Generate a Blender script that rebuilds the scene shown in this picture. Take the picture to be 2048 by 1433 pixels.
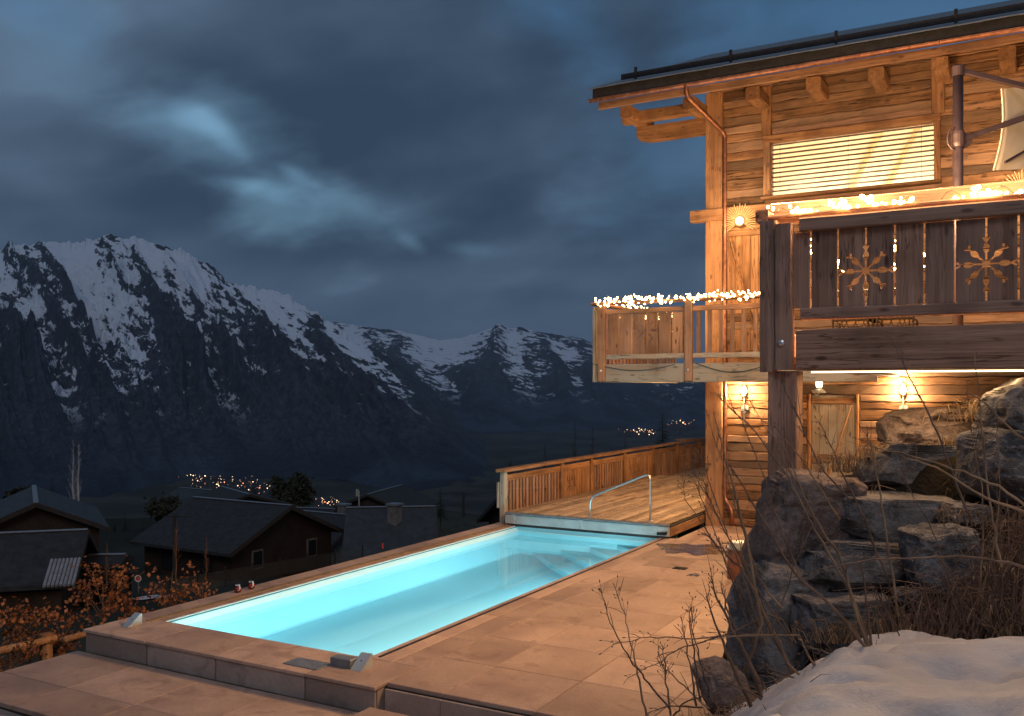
import bpy, bmesh, math, random
import numpy as np
from mathutils import Vector, Matrix, noise as mnoise
R = math.radians
HAZE = 3.4e-5
random.seed(7)
scn = bpy.context.scene
COL = scn.collection
for o in list(bpy.data.objects):
    bpy.data.objects.remove(o)

# ------------------------------------------------------------------ camera
CAMZ = 3.2; YAW = 29.334
cam_d = bpy.data.cameras.new('camera'); cam = bpy.data.objects.new('camera', cam_d); COL.objects.link(cam)
cam.location = (0, 0, CAMZ); cam.rotation_euler = (R(90), 0, R(YAW))
cam_d.sensor_width = 36; cam_d.lens = 36*1840/2048; cam_d.shift_y = 56.5/2048
cam_d.clip_start = 0.05; cam_d.clip_end = 90000
scn.camera = cam
cs, sn = math.cos(R(YAW)), math.sin(R(YAW))
def at(px, py, d):                     # photo pixel + distance in metres -> world point
    a = (px-1024)/1840; b = (773-py)/1840
    return Vector(((cs*a-sn)*d, (sn*a+cs)*d, CAMZ+b*d))
def atY(px, py, Y):
    a = (px-1024)/1840; return at(px, py, Y/(sn*a+cs))
def atZ(px, py, z):
    return at(px, py, (z-CAMZ)/((773-py)/1840))

# ------------------------------------------------------------------ view, sky, twilight
scn.view_settings.view_transform = 'Standard'; scn.view_settings.look = 'None'
scn.view_settings.exposure = 0.0; scn.view_settings.gamma = 1.0
SUN_DIR = Vector((0.45, -0.62, 0.62)).normalized()          # towards the last light, behind the camera
world = bpy.data.worlds.new('World'); scn.world = world; world.use_nodes = True
wt = world.node_tree; wt.nodes.clear()
class NT:
    def __init__(s, t): s.t = t
    def n(s, typ, **kw):
        nd = s.t.nodes.new(typ)
        for k, v in kw.items():
            if k.startswith('_'): setattr(nd, k[1:], v)
        return nd
    def l(s, a, b): s.t.links.new(a, b)
    def val(s, sock, v):
        if isinstance(v, bpy.types.NodeSocket): s.l(v, sock)
        else: sock.default_value = v
    def math(s, op, a, b=0.0, c=None, clamp=False):
        m = s.n('ShaderNodeMath', _operation=op, _use_clamp=clamp)
        s.val(m.inputs[0], a); s.val(m.inputs[1], b)
        if c is not None: s.val(m.inputs[2], c)
        return m.outputs[0]
    def vmath(s, op, a, b=(0, 0, 0)):
        m = s.n('ShaderNodeVectorMath', _operation=op); s.val(m.inputs[0], a)
        if op == 'SCALE': s.val(m.inputs['Scale'], b)
        else: s.val(m.inputs[1], b)
        return m.outputs['Value'] if op in ('DOT_PRODUCT', 'LENGTH', 'DISTANCE') else m.outputs['Vector']
    def noise(s, vec, scale, detail=4, rough=.55, dist=0.0):
        m = s.n('ShaderNodeTexNoise'); s.l(vec, m.inputs['Vector'])
        m.inputs['Scale'].default_value = scale; m.inputs['Detail'].default_value = detail
        m.inputs['Roughness'].default_value = rough; m.inputs['Distortion'].default_value = dist
        return m.outputs['Fac']
    def step(s, v, a, b, lo=0.0, hi=1.0):
        m = s.n('ShaderNodeMapRange', _interpolation_type='SMOOTHSTEP'); s.val(m.inputs[0], v)
        for i, x in enumerate((a, b, lo, hi)): s.val(m.inputs[i+1], x)
        return m.outputs[0]
    def mix(s, f, a, b, blend='MIX'):
        m = s.n('ShaderNodeMix', _data_type='RGBA', _blend_type=blend)
        s.val(m.inputs[0], f); s.val(m.inputs[6], a if not isinstance(a, tuple) else (*a[:3], 1)); s.val(m.inputs[7], b if not isinstance(b, tuple) else (*b[:3], 1))
        return m.outputs[2]
    def mapping(s, vec, scale=(1, 1, 1), rot=(0, 0, 0), loc=(0, 0, 0)):
        m = s.n('ShaderNodeMapping'); s.l(vec, m.inputs['Vector'])
        m.inputs['Scale'].default_value = scale; m.inputs['Rotation'].default_value = rot; m.inputs['Location'].default_value = loc
        return m.outputs[0]
W = NT(wt)
wout = W.n('ShaderNodeOutputWorld'); bg = W.n('ShaderNodeBackground'); W.l(bg.outputs[0], wout.inputs[0])
sky = W.n('ShaderNodeTexSky', _sky_type='NISHITA', _sun_disc=False)
sky.sun_elevation = R(8); sky.sun_rotation = math.atan2(SUN_DIR.x, SUN_DIR.y); sky.altitude = 1500
wdir = W.n('ShaderNodeTexCoord').outputs['Generated']
sep = W.n('ShaderNodeSeparateXYZ'); W.l(wdir, sep.inputs[0])
zc = W.math('MAXIMUM', sep.outputs['Z'], 0.0)
inv = W.math('DIVIDE', 1.0, W.math('ADD', zc, 0.34))
lay = W.vmath('SCALE', wdir, inv)                       # cloud deck seen in perspective
lay = W.mapping(lay, rot=(0, 0, R(-YAW)))               # x across the view
lay = W.mapping(lay, rot=(0, R(20), 0)); lay2 = W.mapping(lay, scale=(.85, 1.0, 2.0))
n1 = W.noise(lay2, 1.5, 3, .48)
n2 = W.noise(W.vmath('ADD', lay2, W.vmath('SCALE', lay2, W.math('MULTIPLY', n1, .25))), 3.4, 4, .50)
n3 = W.noise(lay2, .7, 1, .5)
dens = W.math('ADD', W.math('MULTIPLY', n1, .58), W.math('ADD', W.math('MULTIPLY', n2, .24), W.math('MULTIPLY', n3, .40)))
dens = W.step(dens, .45, .76)
ndir = W.vmath('NORMALIZE', wdir)
def spot(px, py, rx, ry, ang, amp, wob=.5):              # a soft rent in the cloud, rx by ry photo pixels
    v = at(px, py, 1) - cam.location; v.normalize(); tx = Vector((v.y, -v.x, 0)).normalized(); ty = tx.cross(v)
    a = R(ang); e1 = tx*math.cos(a)+ty*math.sin(a); e2 = -tx*math.sin(a)+ty*math.cos(a)
    df = W.vmath('SUBTRACT', ndir, tuple(v))
    d1 = W.math('MULTIPLY', W.vmath('DOT_PRODUCT', df, tuple(e1)), 1840/rx); d2 = W.math('MULTIPLY', W.vmath('DOT_PRODUCT', df, tuple(e2)), 1840/ry)
    r = W.math('SQRT', W.math('ADD', W.math('MULTIPLY', d1, d1), W.math('MULTIPLY', d2, d2)))
    r = W.math('MULTIPLY_ADD', W.math('SUBTRACT', n2, .5), wob*2.2, r)
    r = W.math('ADD', r, W.math('MULTIPLY', W.step(W.vmath('DOT_PRODUCT', ndir, tuple(v)), .3, 0), 9.0))
    return W.math('MULTIPLY', W.step(r, 1.0, 0.0), amp)
def addup(lst):
    g = None
    for a in lst:
        x = spot(*a); g = x if g is None else W.math('ADD', g, x)
    return g
gaps = addup([(400, 235, 85, 40, -18, .34), (452, 275, 90, 34, -40, .30), (500, 372, 120, 28, -6, .32), (590, 345, 70, 24, -22, .26), (480, 305, 340, 150, -32, .36, .9), (820, 485, 60, 26, -30, .20), (940, 500, 90, 26, -6, .16),
              (120, 90, 280, 120, -28, .20, .8), (700, 420, 330, 90, -12, .14, .8)])
blue = addup([(1120, 30, 240, 110, -30, .55, .8), (1750, 20, 620, 330, -25, .75, .8), (1330, 330, 240, 220, 0, .35, .8), (60, 20, 200, 80, -20, .5, .8)])
cl = W.mix(dens, (.106, .166, .254), (.031, .058, .100))       # thin to thick cloud
cl = W.mix(W.step(sep.outputs['Z'], .20, .0, 0, .8), cl, (.070, .116, .184))  # murk near the horizon
skyc = W.mix(1.0, sky.outputs[0], (.10, .155, .20), 'MULTIPLY')
cl = W.mix(W.math('MINIMUM', blue, .9), cl, W.mix(.75, skyc, (.044, .112, .215)))
gapc = W.mix(.75, skyc, (.22, .39, .52))
col = W.mix(W.math('MINIMUM', gaps, .85), cl, gapc)
col = W.mix(W.step(sep.outputs['Z'], -.005, -.03), col, (.012, .016, .026))
W.l(col, bg.inputs[0]); bg.inputs[1].default_value = 1.0
sun_d = bpy.data.lights.new('twilight_sun', 'SUN'); sun = bpy.data.objects.new('twilight_sun', sun_d); COL.objects.link(sun)
sun_d.energy = .52; sun_d.angle = R(24); sun_d.color = (1.0, .93, .92)
sun.rotation_euler = SUN_DIR.to_track_quat('Z', 'Y').to_euler()
scn.cycles.max_bounces = 5; scn.cycles.diffuse_bounces = 3; scn.cycles.glossy_bounces = 3; scn.cycles.transparent_max_bounces = 16
scn.cycles.sample_clamp_indirect = 4.0
world.cycles.sampling_method = 'MANUAL'; world.cycles.sample_map_resolution = 256
# ------------------------------------------------------------------ mesh helpers
class MB:
    def __init__(s): s.v = []; s.f = []
    def poly(s, vs, fs):
        b = len(s.v); s.v += [tuple(v) for v in vs]; s.f += [tuple(i+b for i in f) for f in fs]
    def box(s, x0, x1, y0, y1, z0, z1, c=0.0):
        if c <= 0:
            s.poly([(x0,y0,z0),(x1,y0,z0),(x1,y1,z0),(x0,y1,z0),(x0,y0,z1),(x1,y0,z1),(x1,y1,z1),(x0,y1,z1)],
                   [(0,3,2,1),(4,5,6,7),(0,1,5,4),(1,2,6,5),(2,3,7,6),(3,0,4,7)])
        else:                                              # top edges chamfered
            s.poly([(x0,y0,z0),(x1,y0,z0),(x1,y1,z0),(x0,y1,z0),(x0,y0,z1-c),(x1,y0,z1-c),(x1,y1,z1-c),(x0,y1,z1-c),
                    (x0+c,y0+c,z1),(x1-c,y0+c,z1),(x1-c,y1-c,z1),(x0+c,y1-c,z1)],
                   [(0,3,2,1),(0,1,5,4),(1,2,6,5),(2,3,7,6),(3,0,4,7),(4,5,9,8),(5,6,10,9),(6,7,11,10),(7,4,8,11),(8,9,10,11)])
        return s
    def beam(s, p0, p1, w, h, ch=.012, jit=0.0, seg=1, up=(0, 0, 1), rnd=None):
        # timber from p0 to p1: w across, h along 'up', eased edges, optional hand-hewn waviness
        rnd = rnd or random
        p0 = Vector(p0); p1 = Vector(p1); d = (p1-p0).normalized(); up = Vector(up)
        if abs(d.dot(up)) > .95: up = Vector((0, 1, 0))
        sd = d.cross(up).normalized(); u = sd.cross(d).normalized()
        ch = min(ch, w*.4, h*.4); a, b = w/2, h/2
        prof = [(-a+ch,-b),(a-ch,-b),(a,-b+ch),(a,b-ch),(a-ch,b),(-a+ch,b),(-a,b-ch),(-a,-b+ch)]
        base = len(s.v); ph = [rnd.uniform(0, 100) for _ in range(4)]
        for i in range(seg+1):
            c = p0.lerp(p1, i/seg)
            for k, (x, y) in enumerate(prof):
                jx = jit*(rnd.random()-.5)*.7; jy = jit*(rnd.random()-.5)*.7 + jit*.9*math.sin(ph[0 if y > 0 else 1] + i*1.7)*.5
                e = 0 if (0 < i < seg or jit == 0) else rnd.uniform(-1, 1)*jit*.3
                s.v.append(tuple(c + sd*(x+jx) + u*(y+jy) + d*e))
        for i in range(seg):
            for k in range(8):
                k2 = (k+1) % 8; A = base+i*8; B = A+8
                s.f.append((A+k, A+k2, B+k2, B+k))
        s.f.append(tuple(base+k for k in range(7, -1, -1))); s.f.append(tuple(base+seg*8+k for k in range(8)))
        return s
    def tube(s, pts, rad, n=6, cap=True):
        pts = [Vector(p) for p in pts]; m = len(pts)
        if not hasattr(rad, '__len__'): rad = [rad]*m
        b = len(s.v); prev = None
        for i, p in enumerate(pts):
            d = (pts[min(i+1, m-1)]-pts[max(i-1, 0)])
            d = d.normalized() if d.length > 1e-9 else Vector((0, 0, 1))
            if prev is None:
                r = d.orthogonal().normalized()
            else:
                r = prev - d*prev.dot(d); r = r.normalized() if r.length > 1e-6 else d.orthogonal().normalized()
            prev = r; q = d.cross(r)
            for k in range(n):
                a = 2*math.pi*k/n
                s.v.append(tuple(p + (r*math.cos(a)+q*math.sin(a))*rad[i]))
        for i in range(m-1):
            for k in range(n):
                k2 = (k+1) % n
                s.f.append((b+i*n+k, b+i*n+k2, b+(i+1)*n+k2, b+(i+1)*n+k))
        if cap:
            s.f.append(tuple(b+k for k in range(n-1, -1, -1))); s.f.append(tuple(b+(m-1)*n+k for k in range(n)))
        return s
    def lathe(s, prof, c=(0, 0, 0), n=16, axis='z'):
        b = len(s.v); m = len(prof)
        for (r, z) in prof:
            for k in range(n):
                a = 2*math.pi*k/n; x, y = r*math.cos(a), r*math.sin(a)
                p = (x, y, z) if axis == 'z' else ((x, z, y) if axis == 'y' else (z, x, y))
                s.v.append((c[0]+p[0], c[1]+p[1], c[2]+p[2]))
        for i in range(m-1):
            for k in range(n):
                k2 = (k+1) % n
                s.f.append((b+i*n+k, b+i*n+k2, b+(i+1)*n+k2, b+(i+1)*n+k))
        s.f.append(tuple(b+k for k in range(n-1, -1, -1))); s.f.append(tuple(b+(m-1)*n+k for k in range(n)))
        return s
    def prism(s, pts, vec):                                # polygon extruded by vec
        n = len(pts); vec = Vector(vec); a = [Vector(p) for p in pts]
        s.poly(a+[p+vec for p in a], [tuple(range(n-1, -1, -1)), tuple(range(n, 2*n))]+[(i, (i+1) % n, n+(i+1) % n, n+i) for i in range(n)])
        return s
    def build(s, name, m, parent=None, smooth=False, label=None, cat=None, group=None, kind=None, keep_origin=None, fix=True):
        vs = np.array(s.v, dtype=float)
        o0 = Vector(keep_origin) if keep_origin is not None else Vector(((vs.min(0)+vs.max(0))/2).tolist())
        if keep_origin is None: o0.z = float(vs[:, 2].min())
        me = bpy.data.meshes.new(name)
        me.from_pydata((vs-np.array(o0)).tolist(), [], s.f); me.update()
        if fix:
            bm = bmesh.new(); bm.from_mesh(me); bmesh.ops.recalc_face_normals(bm, faces=bm.faces); bm.to_mesh(me); bm.free()
        if smooth: me.polygons.foreach_set('use_smooth', [True]*len(me.polygons))
        me.materials.append(m)
        o = bpy.data.objects.new(name, me); COL.objects.link(o)
        place(o, o0, parent); tag(o, label, cat, group, kind)
        return o
WPOS = {}
def place(o, wp, parent=None):
    wp = Vector(wp); WPOS[o.name] = wp
    if parent is not None:
        o.parent = parent; o.location = wp - WPOS[parent.name]
    else: o.location = wp
def tag(o, label=None, cat=None, group=None, kind=None):
    if label: o['label'] = label
    if cat: o['category'] = cat
    if group: o['group'] = group
    if kind: o['kind'] = kind
    return o
def thing(name, loc, label, cat, group=None):
    o = bpy.data.objects.new(name, None); o.empty_display_size = .1; COL.objects.link(o)
    place(o, loc); return tag(o, label, cat, group)
def inst(src, wp, parent=None, rz=None, scale=None):       # one more object sharing the mesh
    o = src.copy(); COL.objects.link(o); o.parent = None
    for k in list(o.keys()):
        if k in ('label', 'category', 'group'): del o[k]
    place(o, wp, parent)
    if rz is not None: o.rotation_euler = (0, 0, rz)
    if scale is not None: o.scale = scale
    return o
def lamp(name, wp, watts, color, radius, parent):
    d = bpy.data.lights.new(name, 'POINT'); d.energy = watts; d.color = color; d.shadow_soft_size = radius
    o = bpy.data.objects.new(name, d); COL.objects.link(o); place(o, wp, parent); return o

# ------------------------------------------------------------------ materials
def newmat(name):
    m = bpy.data.materials.new(name); m.use_nodes = True
    t = NT(m.node_tree); b = m.node_tree.nodes['Principled BSDF']
    return m, t, b
def objco(t, rand=37.0):
    tc = t.n('ShaderNodeTexCoord').outputs['Object']; oi = t.n('ShaderNodeObjectInfo').outputs['Random']
    off = t.n('ShaderNodeCombineXYZ')
    t.l(t.math('MULTIPLY', oi, rand), off.inputs[0]); t.l(t.math('MULTIPLY', oi, rand*1.7), off.inputs[1]); t.l(t.math('MULTIPLY', oi, rand*.6), off.inputs[2])
    return t.vmath('ADD', tc, off.outputs[0]), oi
def bump(t, b, h, strength=.3, dist=.01):
    m = t.n('ShaderNodeBump'); m.inputs['Strength'].default_value = strength; m.inputs['Distance'].default_value = dist
    t.l(h, m.inputs['Height']); t.l(m.outputs[0], b.inputs['Normal'])
def wood(name, axis, lo, hi, crack=.5, var=.35, grey=None, rough=.75):
    m, t, b = newmat(name); v, rnd = objco(t)
    sc = [13, 13, 13]; sc['xyz'.index(axis)] = .55
    vm = t.mapping(v, scale=tuple(sc)); sc2 = [34, 34, 34]; sc2['xyz'.index(axis)] = .9
    g = t.noise(vm, 1.0, 4, .6, .25); fine = t.noise(t.mapping(v, scale=tuple(sc2)), 1.6, 3, .65)
    blot = t.noise(v, 1.3, 3, .5)
    c = t.mix(t.step(t.math('ADD', t.math('MULTIPLY', g, .65), t.math('MULTIPLY', fine, .35)), .30, .68), lo, hi)
    c = t.mix(t.step(blot, .45, .70, 0, .55), c, tuple(x*.45 for x in lo))
    if grey: c = t.mix(t.step(t.noise(v, .9, 4, .6), .35, .6, .25, .95), c, grey)
    kn = t.n('ShaderNodeTexVoronoi', _feature='F1'); sc3 = [6, 6, 6]; sc3['xyz'.index(axis)] = 2.2
    t.l(t.mapping(v, scale=tuple(sc3)), kn.inputs['Vector']); kn.inputs['Scale'].default_value = .9
    c = t.mix(t.step(kn.outputs['Distance'], .17, .07, 0, .8), c, tuple(x*.25 for x in lo))
    sc4 = [15, 15, 15]; sc4['xyz'.index(axis)] = .75
    cr = t.noise(t.mapping(v, scale=tuple(sc4), loc=(3, 5, 7)), 1.0, 3, .5, .4)
    crk = t.math('MULTIPLY', t.step(t.math('ABSOLUTE', t.math('SUBTRACT', cr, .5)), .022, .004), t.step(t.noise(v, 2.2, 2), .42, .55))
    c = t.mix(t.math('MULTIPLY', crk, crack), c, tuple(x*.08 for x in lo))
    fr_ = t.math('FRACT', t.math('MULTIPLY', rnd, 7.31))
    c = t.mix(t.math('MULTIPLY', t.math('MULTIPLY', fr_, fr_), .65*min(1, var*2)), c, tuple(.5*(a_+sum(hi)/3*.9) for a_ in hi) if not grey else grey)
    hs = t.n('ShaderNodeHueSaturation'); t.l(c, hs.inputs['Color']); t.l(t.step(rnd, 0, 1, 1-var, 1+var*.8), hs.inputs['Value'])
    t.l(hs.outputs[0], b.inputs['Base Color']); b.inputs['Roughness'].default_value = rough
    b.inputs['Specular IOR Level'].default_value = .25
    h = t.math('ADD', t.math('MULTIPLY', fine, .6), g)
    bump(t, b, h, .4, .010)
    return m
def plain(name, col, rough=.5, metal=0.0, noise_amt=.25, scale=6.0, bmp=0.0):
    m, t, b = newmat(name); v, rnd = objco(t)
    n = t.noise(v, scale, 5, .6)
    c = t.mix(t.step(n, .3, .7), tuple(x*(1-noise_amt) for x in col), tuple(min(1, x*(1+noise_amt*.6)) for x in col))
    t.l(c, b.inputs['Base Color']); b.inputs['Metallic'].default_value = metal
    t.l(t.step(t.noise(v, scale*2.3, 4), .3, .7, max(.05, rough-.08), min(1, rough+.1)), b.inputs['Roughness'])
    if bmp: bump(t, b, t.noise(v, scale*3, 5, .6), bmp, .01)
    return m
def glow(name, col, strength):
    m, t, b = newmat(name); b.inputs['Base Color'].default_value = (*col, 1)
    b.inputs['Emission Color'].default_value = (*col, 1); b.inputs['Emission Strength'].default_value = strength
    m.cycles.emission_sampling = 'NONE'                    # its light comes from the lamp built with it
    return m
M = {}
WL, WH = (.105, .050, .023), (.36, .200, .105)
for ax in 'xyz':
    M['wood_'+ax] = wood('old_timber_'+ax, ax, WL, WH, crack=1.0, var=.48)
    M['beam_'+ax] = wood('larch_beam_'+ax, ax, (.19, .085, .036), (.40, .215, .105), crack=.7, var=.16)
    M['board_'+ax] = wood('spruce_board_'+ax, ax, (.19, .09, .050), (.39, .22, .13), crack=.4, var=.2)
    M['grey_'+ax] = wood('weathered_timber_'+ax, ax, (.20, .13, .085), (.42, .31, .22), crack=.8, var=.15, grey=(.34, .32, .28))
    M['dark_'+ax] = wood('dark_stained_timber_'+ax, ax, (.25, .135, .092), (.52, .320, .235), crack=.6, var=.2)
M['deck'] = wood('deck_plank_wood', 'y', (.24, .15, .080), (.52, .36, .21), crack=1.0, var=.3)
M['soffit'] = wood('soffit_boards', 'x', (.30, .16, .07), (.48, .29, .14), crack=.4, var=.1)
M['copper'] = plain('aged_copper', (.30, .135, .085), .42, .75, .35, 9)
M['steel'] = plain('brushed_steel', (.72, .73, .74), .33, 1.0, .1, 20)
M['alu'] = plain('grey_aluminium', (.50, .53, .54), .45, .55, .12, 4)
M['zinc'] = plain('dull_zinc', (.25, .27, .29), .5, .6, .2, 8)
M['darkmetal'] = plain('dark_metal', (.035, .033, .036), .45, .6, .3, 8)
M['roofdark'] = plain('roof_felt', (.022, .022, .026), .8, 0, .4, 5, .3)
M['rubber'] = plain('black_rubber', (.02, .02, .022), .7)
M['mauve'] = plain('brown_lacquered_metal', (.040, .028, .036), .42, .35, .15, 8)
M['canvas'] = plain('cream_canvas', (.40, .37, .31), .85, 0, .10, 3, .12)
M['bulb'] = glow('fairy_bulb', (1.0, .62, .24), 26)
M['lampglass'] = glow('lamp_bulb', (1.0, .72, .38), 14)
M['rayw'] = plain('pale_ray_wood', (.55, .40, .22), .7)
M['redlight'] = glow('red_light', (1, .10, .06), .04)
def tilemat(name, c1, c2, stain, stain_lo=.52):
    m, t, b = newmat(name); v, rnd = objco(t, 50)
    n = t.noise(v, 1.1, 6, .62); f = t.noise(v, 24, 6, .7)
    c = t.mix(t.step(n, .32, .66), c1, c2)
    c = t.mix(t.step(f, .35, .75, 0, .35), c, tuple(x*.6 for x in c1))
    st = t.step(t.noise(v, 2.2, 5, .65, 1.2), stain_lo, stain_lo+.16, 0, .55); c = t.mix(st, c, stain)
    sp = t.n('ShaderNodeTexVoronoi'); t.l(v, sp.inputs['Vector']); sp.inputs['Scale'].default_value = 5.0
    c = t.mix(t.step(sp.outputs['Distance'], .055, .02, 0, .6), c, tuple(x*.4 for x in stain))
    hs = t.n('ShaderNodeHueSaturation'); t.l(c, hs.inputs['Color']); t.l(t.step(rnd, 0, 1, .80, 1.16), hs.inputs['Value'])
    t.l(hs.outputs[0], b.inputs['Base Color'])
    t.l(t.step(n, .3, .7, .5, .72), b.inputs['Roughness']); b.inputs['Specular IOR Level'].default_value = .3
    bump(t, b, t.math('ADD', f, n), .14, .006)
    return m
M['tile'] = tilemat('sandstone_paving', (.32, .210, .160), (.45, .310, .240), (.20, .125, .095))
M['riser'] = tilemat('plinth_stone', (.27, .205, .175), (.36, .285, .25), (.17, .13, .115))
def groundmat(name, cols, scale=.12, bmp=.5):
    m, t, b = newmat(name); v = t.n('ShaderNodeTexCoord').outputs['Object']
    a = t.noise(v, scale, 7, .62); f = t.noise(v, scale*22, 5, .7)
    c = t.mix(t.step(a, .40, .62), cols[0], cols[1]); c = t.mix(t.step(f, .4, .7, 0, .7), c, cols[2])
    c = t.mix(t.step(t.noise(v, scale*.06, 5, .6), .46, .54, 0, .75), c, tuple(x*.35 for x in cols[0]))
    t.l(c, b.inputs['Base Color']); b.inputs['Roughness'].default_value = .95; b.inputs['Specular IOR Level'].default_value = .1
    bump(t, b, f, bmp, .06)
    return m
# ------------------------------------------------------------------ numpy noise
_rg = np.random.RandomState(5); _perm = _rg.permutation(512); _perm = np.concatenate([_perm, _perm, _perm])
_ga = _rg.rand(512)*2*np.pi; _gx, _gy = np.cos(_ga), np.sin(_ga)
def perlin(x, y):
    xi = np.floor(x).astype(int); yi = np.floor(y).astype(int); xf = x-xi; yf = y-yi
    u = xf*xf*xf*(xf*(xf*6-15)+10); v = yf*yf*yf*(yf*(yf*6-15)+10)
    def g(ix, iy, dx, dy):
        h = _perm[(_perm[ix & 511]+iy) & 511]; return _gx[h]*dx+_gy[h]*dy
    a = g(xi, yi, xf, yf); b = g(xi+1, yi, xf-1, yf); c = g(xi, yi+1, xf, yf-1); d = g(xi+1, yi+1, xf-1, yf-1)
    return (a+(b-a)*u)*(1-v)+(c+(d-c)*u)*v
def fbm(x, y, o=5, g=.5):
    s = 0; a = 1.0
    for i in range(o): s = s+a*perlin(x*2**i+17.3*i, y*2**i+5.1*i); a *= g
    return s
def ridged(x, y, o=6, g=.55):
    s = 0; a = 1.0; w = 1.0
    for i in range(o):
        n = 1-np.abs(perlin(x*2**i+9.7*i, y*2**i+3.3*i))*2; n = n*n*np.sign(n); n = n*np.clip(w, 0, 1); s = s+a*n; w = n*1.6; a *= g
    return s
def sheet(name, P, m, smooth=True, **kw):                  # P: array (n, m, 3) of world points
    n, k = P.shape[:2]; mb = MB(); idx = np.arange(n*k).reshape(n, k)
    mb.v = [tuple(p) for p in P.reshape(-1, 3).tolist()]
    q = np.stack([idx[:-1, :-1], idx[1:, :-1], idx[1:, 1:], idx[:-1, 1:]], -1).reshape(-1, 4)
    mb.f = [tuple(a) for a in q.tolist()]
    return mb.build(name, m, smooth=smooth, keep_origin=(0, 0, 0), fix=False, **kw)

# ------------------------------------------------------------------ ground: hillside falling to the valley
GP_D = [-30, 13, 15, 19, 24, 35, 55, 75, 100, 128, 170, 300, 600, 1500, 2600, 40000]
GP_Z = [-1.2, -1.3, -1.7, -2.4, -3.3, -5.4, -8.2, -10.0, -12.1, -15.5, -27, -62, -130, -260, -300, -300]
def ground_z(x, y):
    q = (x+10.9)*-.55 + (y-9)*.83 + 13.2
    q = np.where((x > -10.9) & (y < 60), np.minimum(q, 13+np.maximum(y-37, 0)*2.2), q)
    z = np.interp(q, GP_D, GP_Z)
    z = z + np.clip(q/20, 0, 1)*fbm(x*.02, y*.02, 4)*1.5*np.clip(q/60, .3, 6)
    return z
rr = np.concatenate([np.linspace(0, 60, 60), np.geomspace(62, 26000, 130)]); aa = np.linspace(0, 2*np.pi, 300)
RR, AA = np.meshgrid(rr, aa, indexing='ij')
GX = -9+RR*np.cos(AA); GY = 12+RR*np.sin(AA)
GZ = ground_z(GX, GY)
GZ = np.where((GX > -11.2) & (GX < 10) & (GY < 36), np.minimum(GZ, -1.25), GZ)
M['ground'] = groundmat('winter_meadow', ((.030, .034, .024), (.056, .056, .042), (.022, .021, .016)), .06)
sheet('ground', np.stack([GX, GY, GZ], -1), M['ground'], kind='structure')

# ------------------------------------------------------------------ mountains
def mountain_mat(name, z_lo, z_hi, tilt):
    m, t, b = newmat(name); v = t.n('ShaderNodeTexCoord').outputs['Object']
    geo = t.n('ShaderNodeNewGeometry'); sz = t.n('ShaderNodeSeparateXYZ'); t.l(geo.outputs['Normal'], sz.inputs[0])
    sp = t.n('ShaderNodeSeparateXYZ'); t.l(v, sp.inputs[0]); Zc = sp.outputs['Z']
    gul = t.n('ShaderNodeAttribute'); gul.attribute_name = 'spur'; gul = gul.outputs['Fac']      # 0 in a gully, 1 on a spur
    rot = t.mapping(v, rot=(0, 0, R(-YAW)))                 # x across the valley view, y away, z up
    strata = t.mapping(t.mapping(rot, rot=(0, R(-tilt), 0)), scale=(.0048, .006, .019))
    s1 = t.noise(strata, 1.0, 5, .58, .3)
    s4 = t.noise(t.mapping(t.mapping(rot, rot=(0, R(-tilt-6), 0)), scale=(.0085, .008, .042)), 1.0, 4, .6)
    s2 = t.noise(t.mapping(rot, scale=(.0036, .003, .0030)), 1.0, 4, .55)
    s3 = t.noise(t.mapping(rot, scale=(.034, .034, .034)), 1.0, 3, .65)
    alt = t.step(t.math('ADD', Zc, t.math('MULTIPLY', t.math('SUBTRACT', s2, .5), 260)), z_lo, z_hi, -.32, .06)
    sc = t.math('ADD', t.math('MULTIPLY', t.math('SUBTRACT', .5, gul), .46), t.math('ADD', t.math('MULTIPLY', t.math('SUBTRACT', s1, .5), 1.35), t.math('MULTIPLY', t.math('SUBTRACT', s4, .5), 1.0)))
    sc = t.math('ADD', sc, t.math('ADD', alt, t.math('MULTIPLY', t.math('SUBTRACT', s3, .5), .40)))
    sc = t.math('ADD', sc, t.math('MULTIPLY', t.math('SUBTRACT', sz.outputs['Z'], .66), .35))
    f = t.math('MULTIPLY', t.step(sc, -.03, .05), t.step(Zc, -170, 20))
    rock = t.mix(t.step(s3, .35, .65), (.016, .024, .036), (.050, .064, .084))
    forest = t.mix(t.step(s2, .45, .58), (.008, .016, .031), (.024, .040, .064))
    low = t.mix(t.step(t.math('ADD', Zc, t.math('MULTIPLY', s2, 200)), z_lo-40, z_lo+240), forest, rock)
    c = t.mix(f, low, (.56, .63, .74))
    t.l(c, b.inputs['Base Color']); b.inputs['Roughness'].default_value = .9; b.inputs['Specular IOR Level'].default_value = .05
    bump(t, b, t.math('ADD', s3, t.math('MULTIPLY', s1, 1.5)), .8, 12)
    return m
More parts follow.
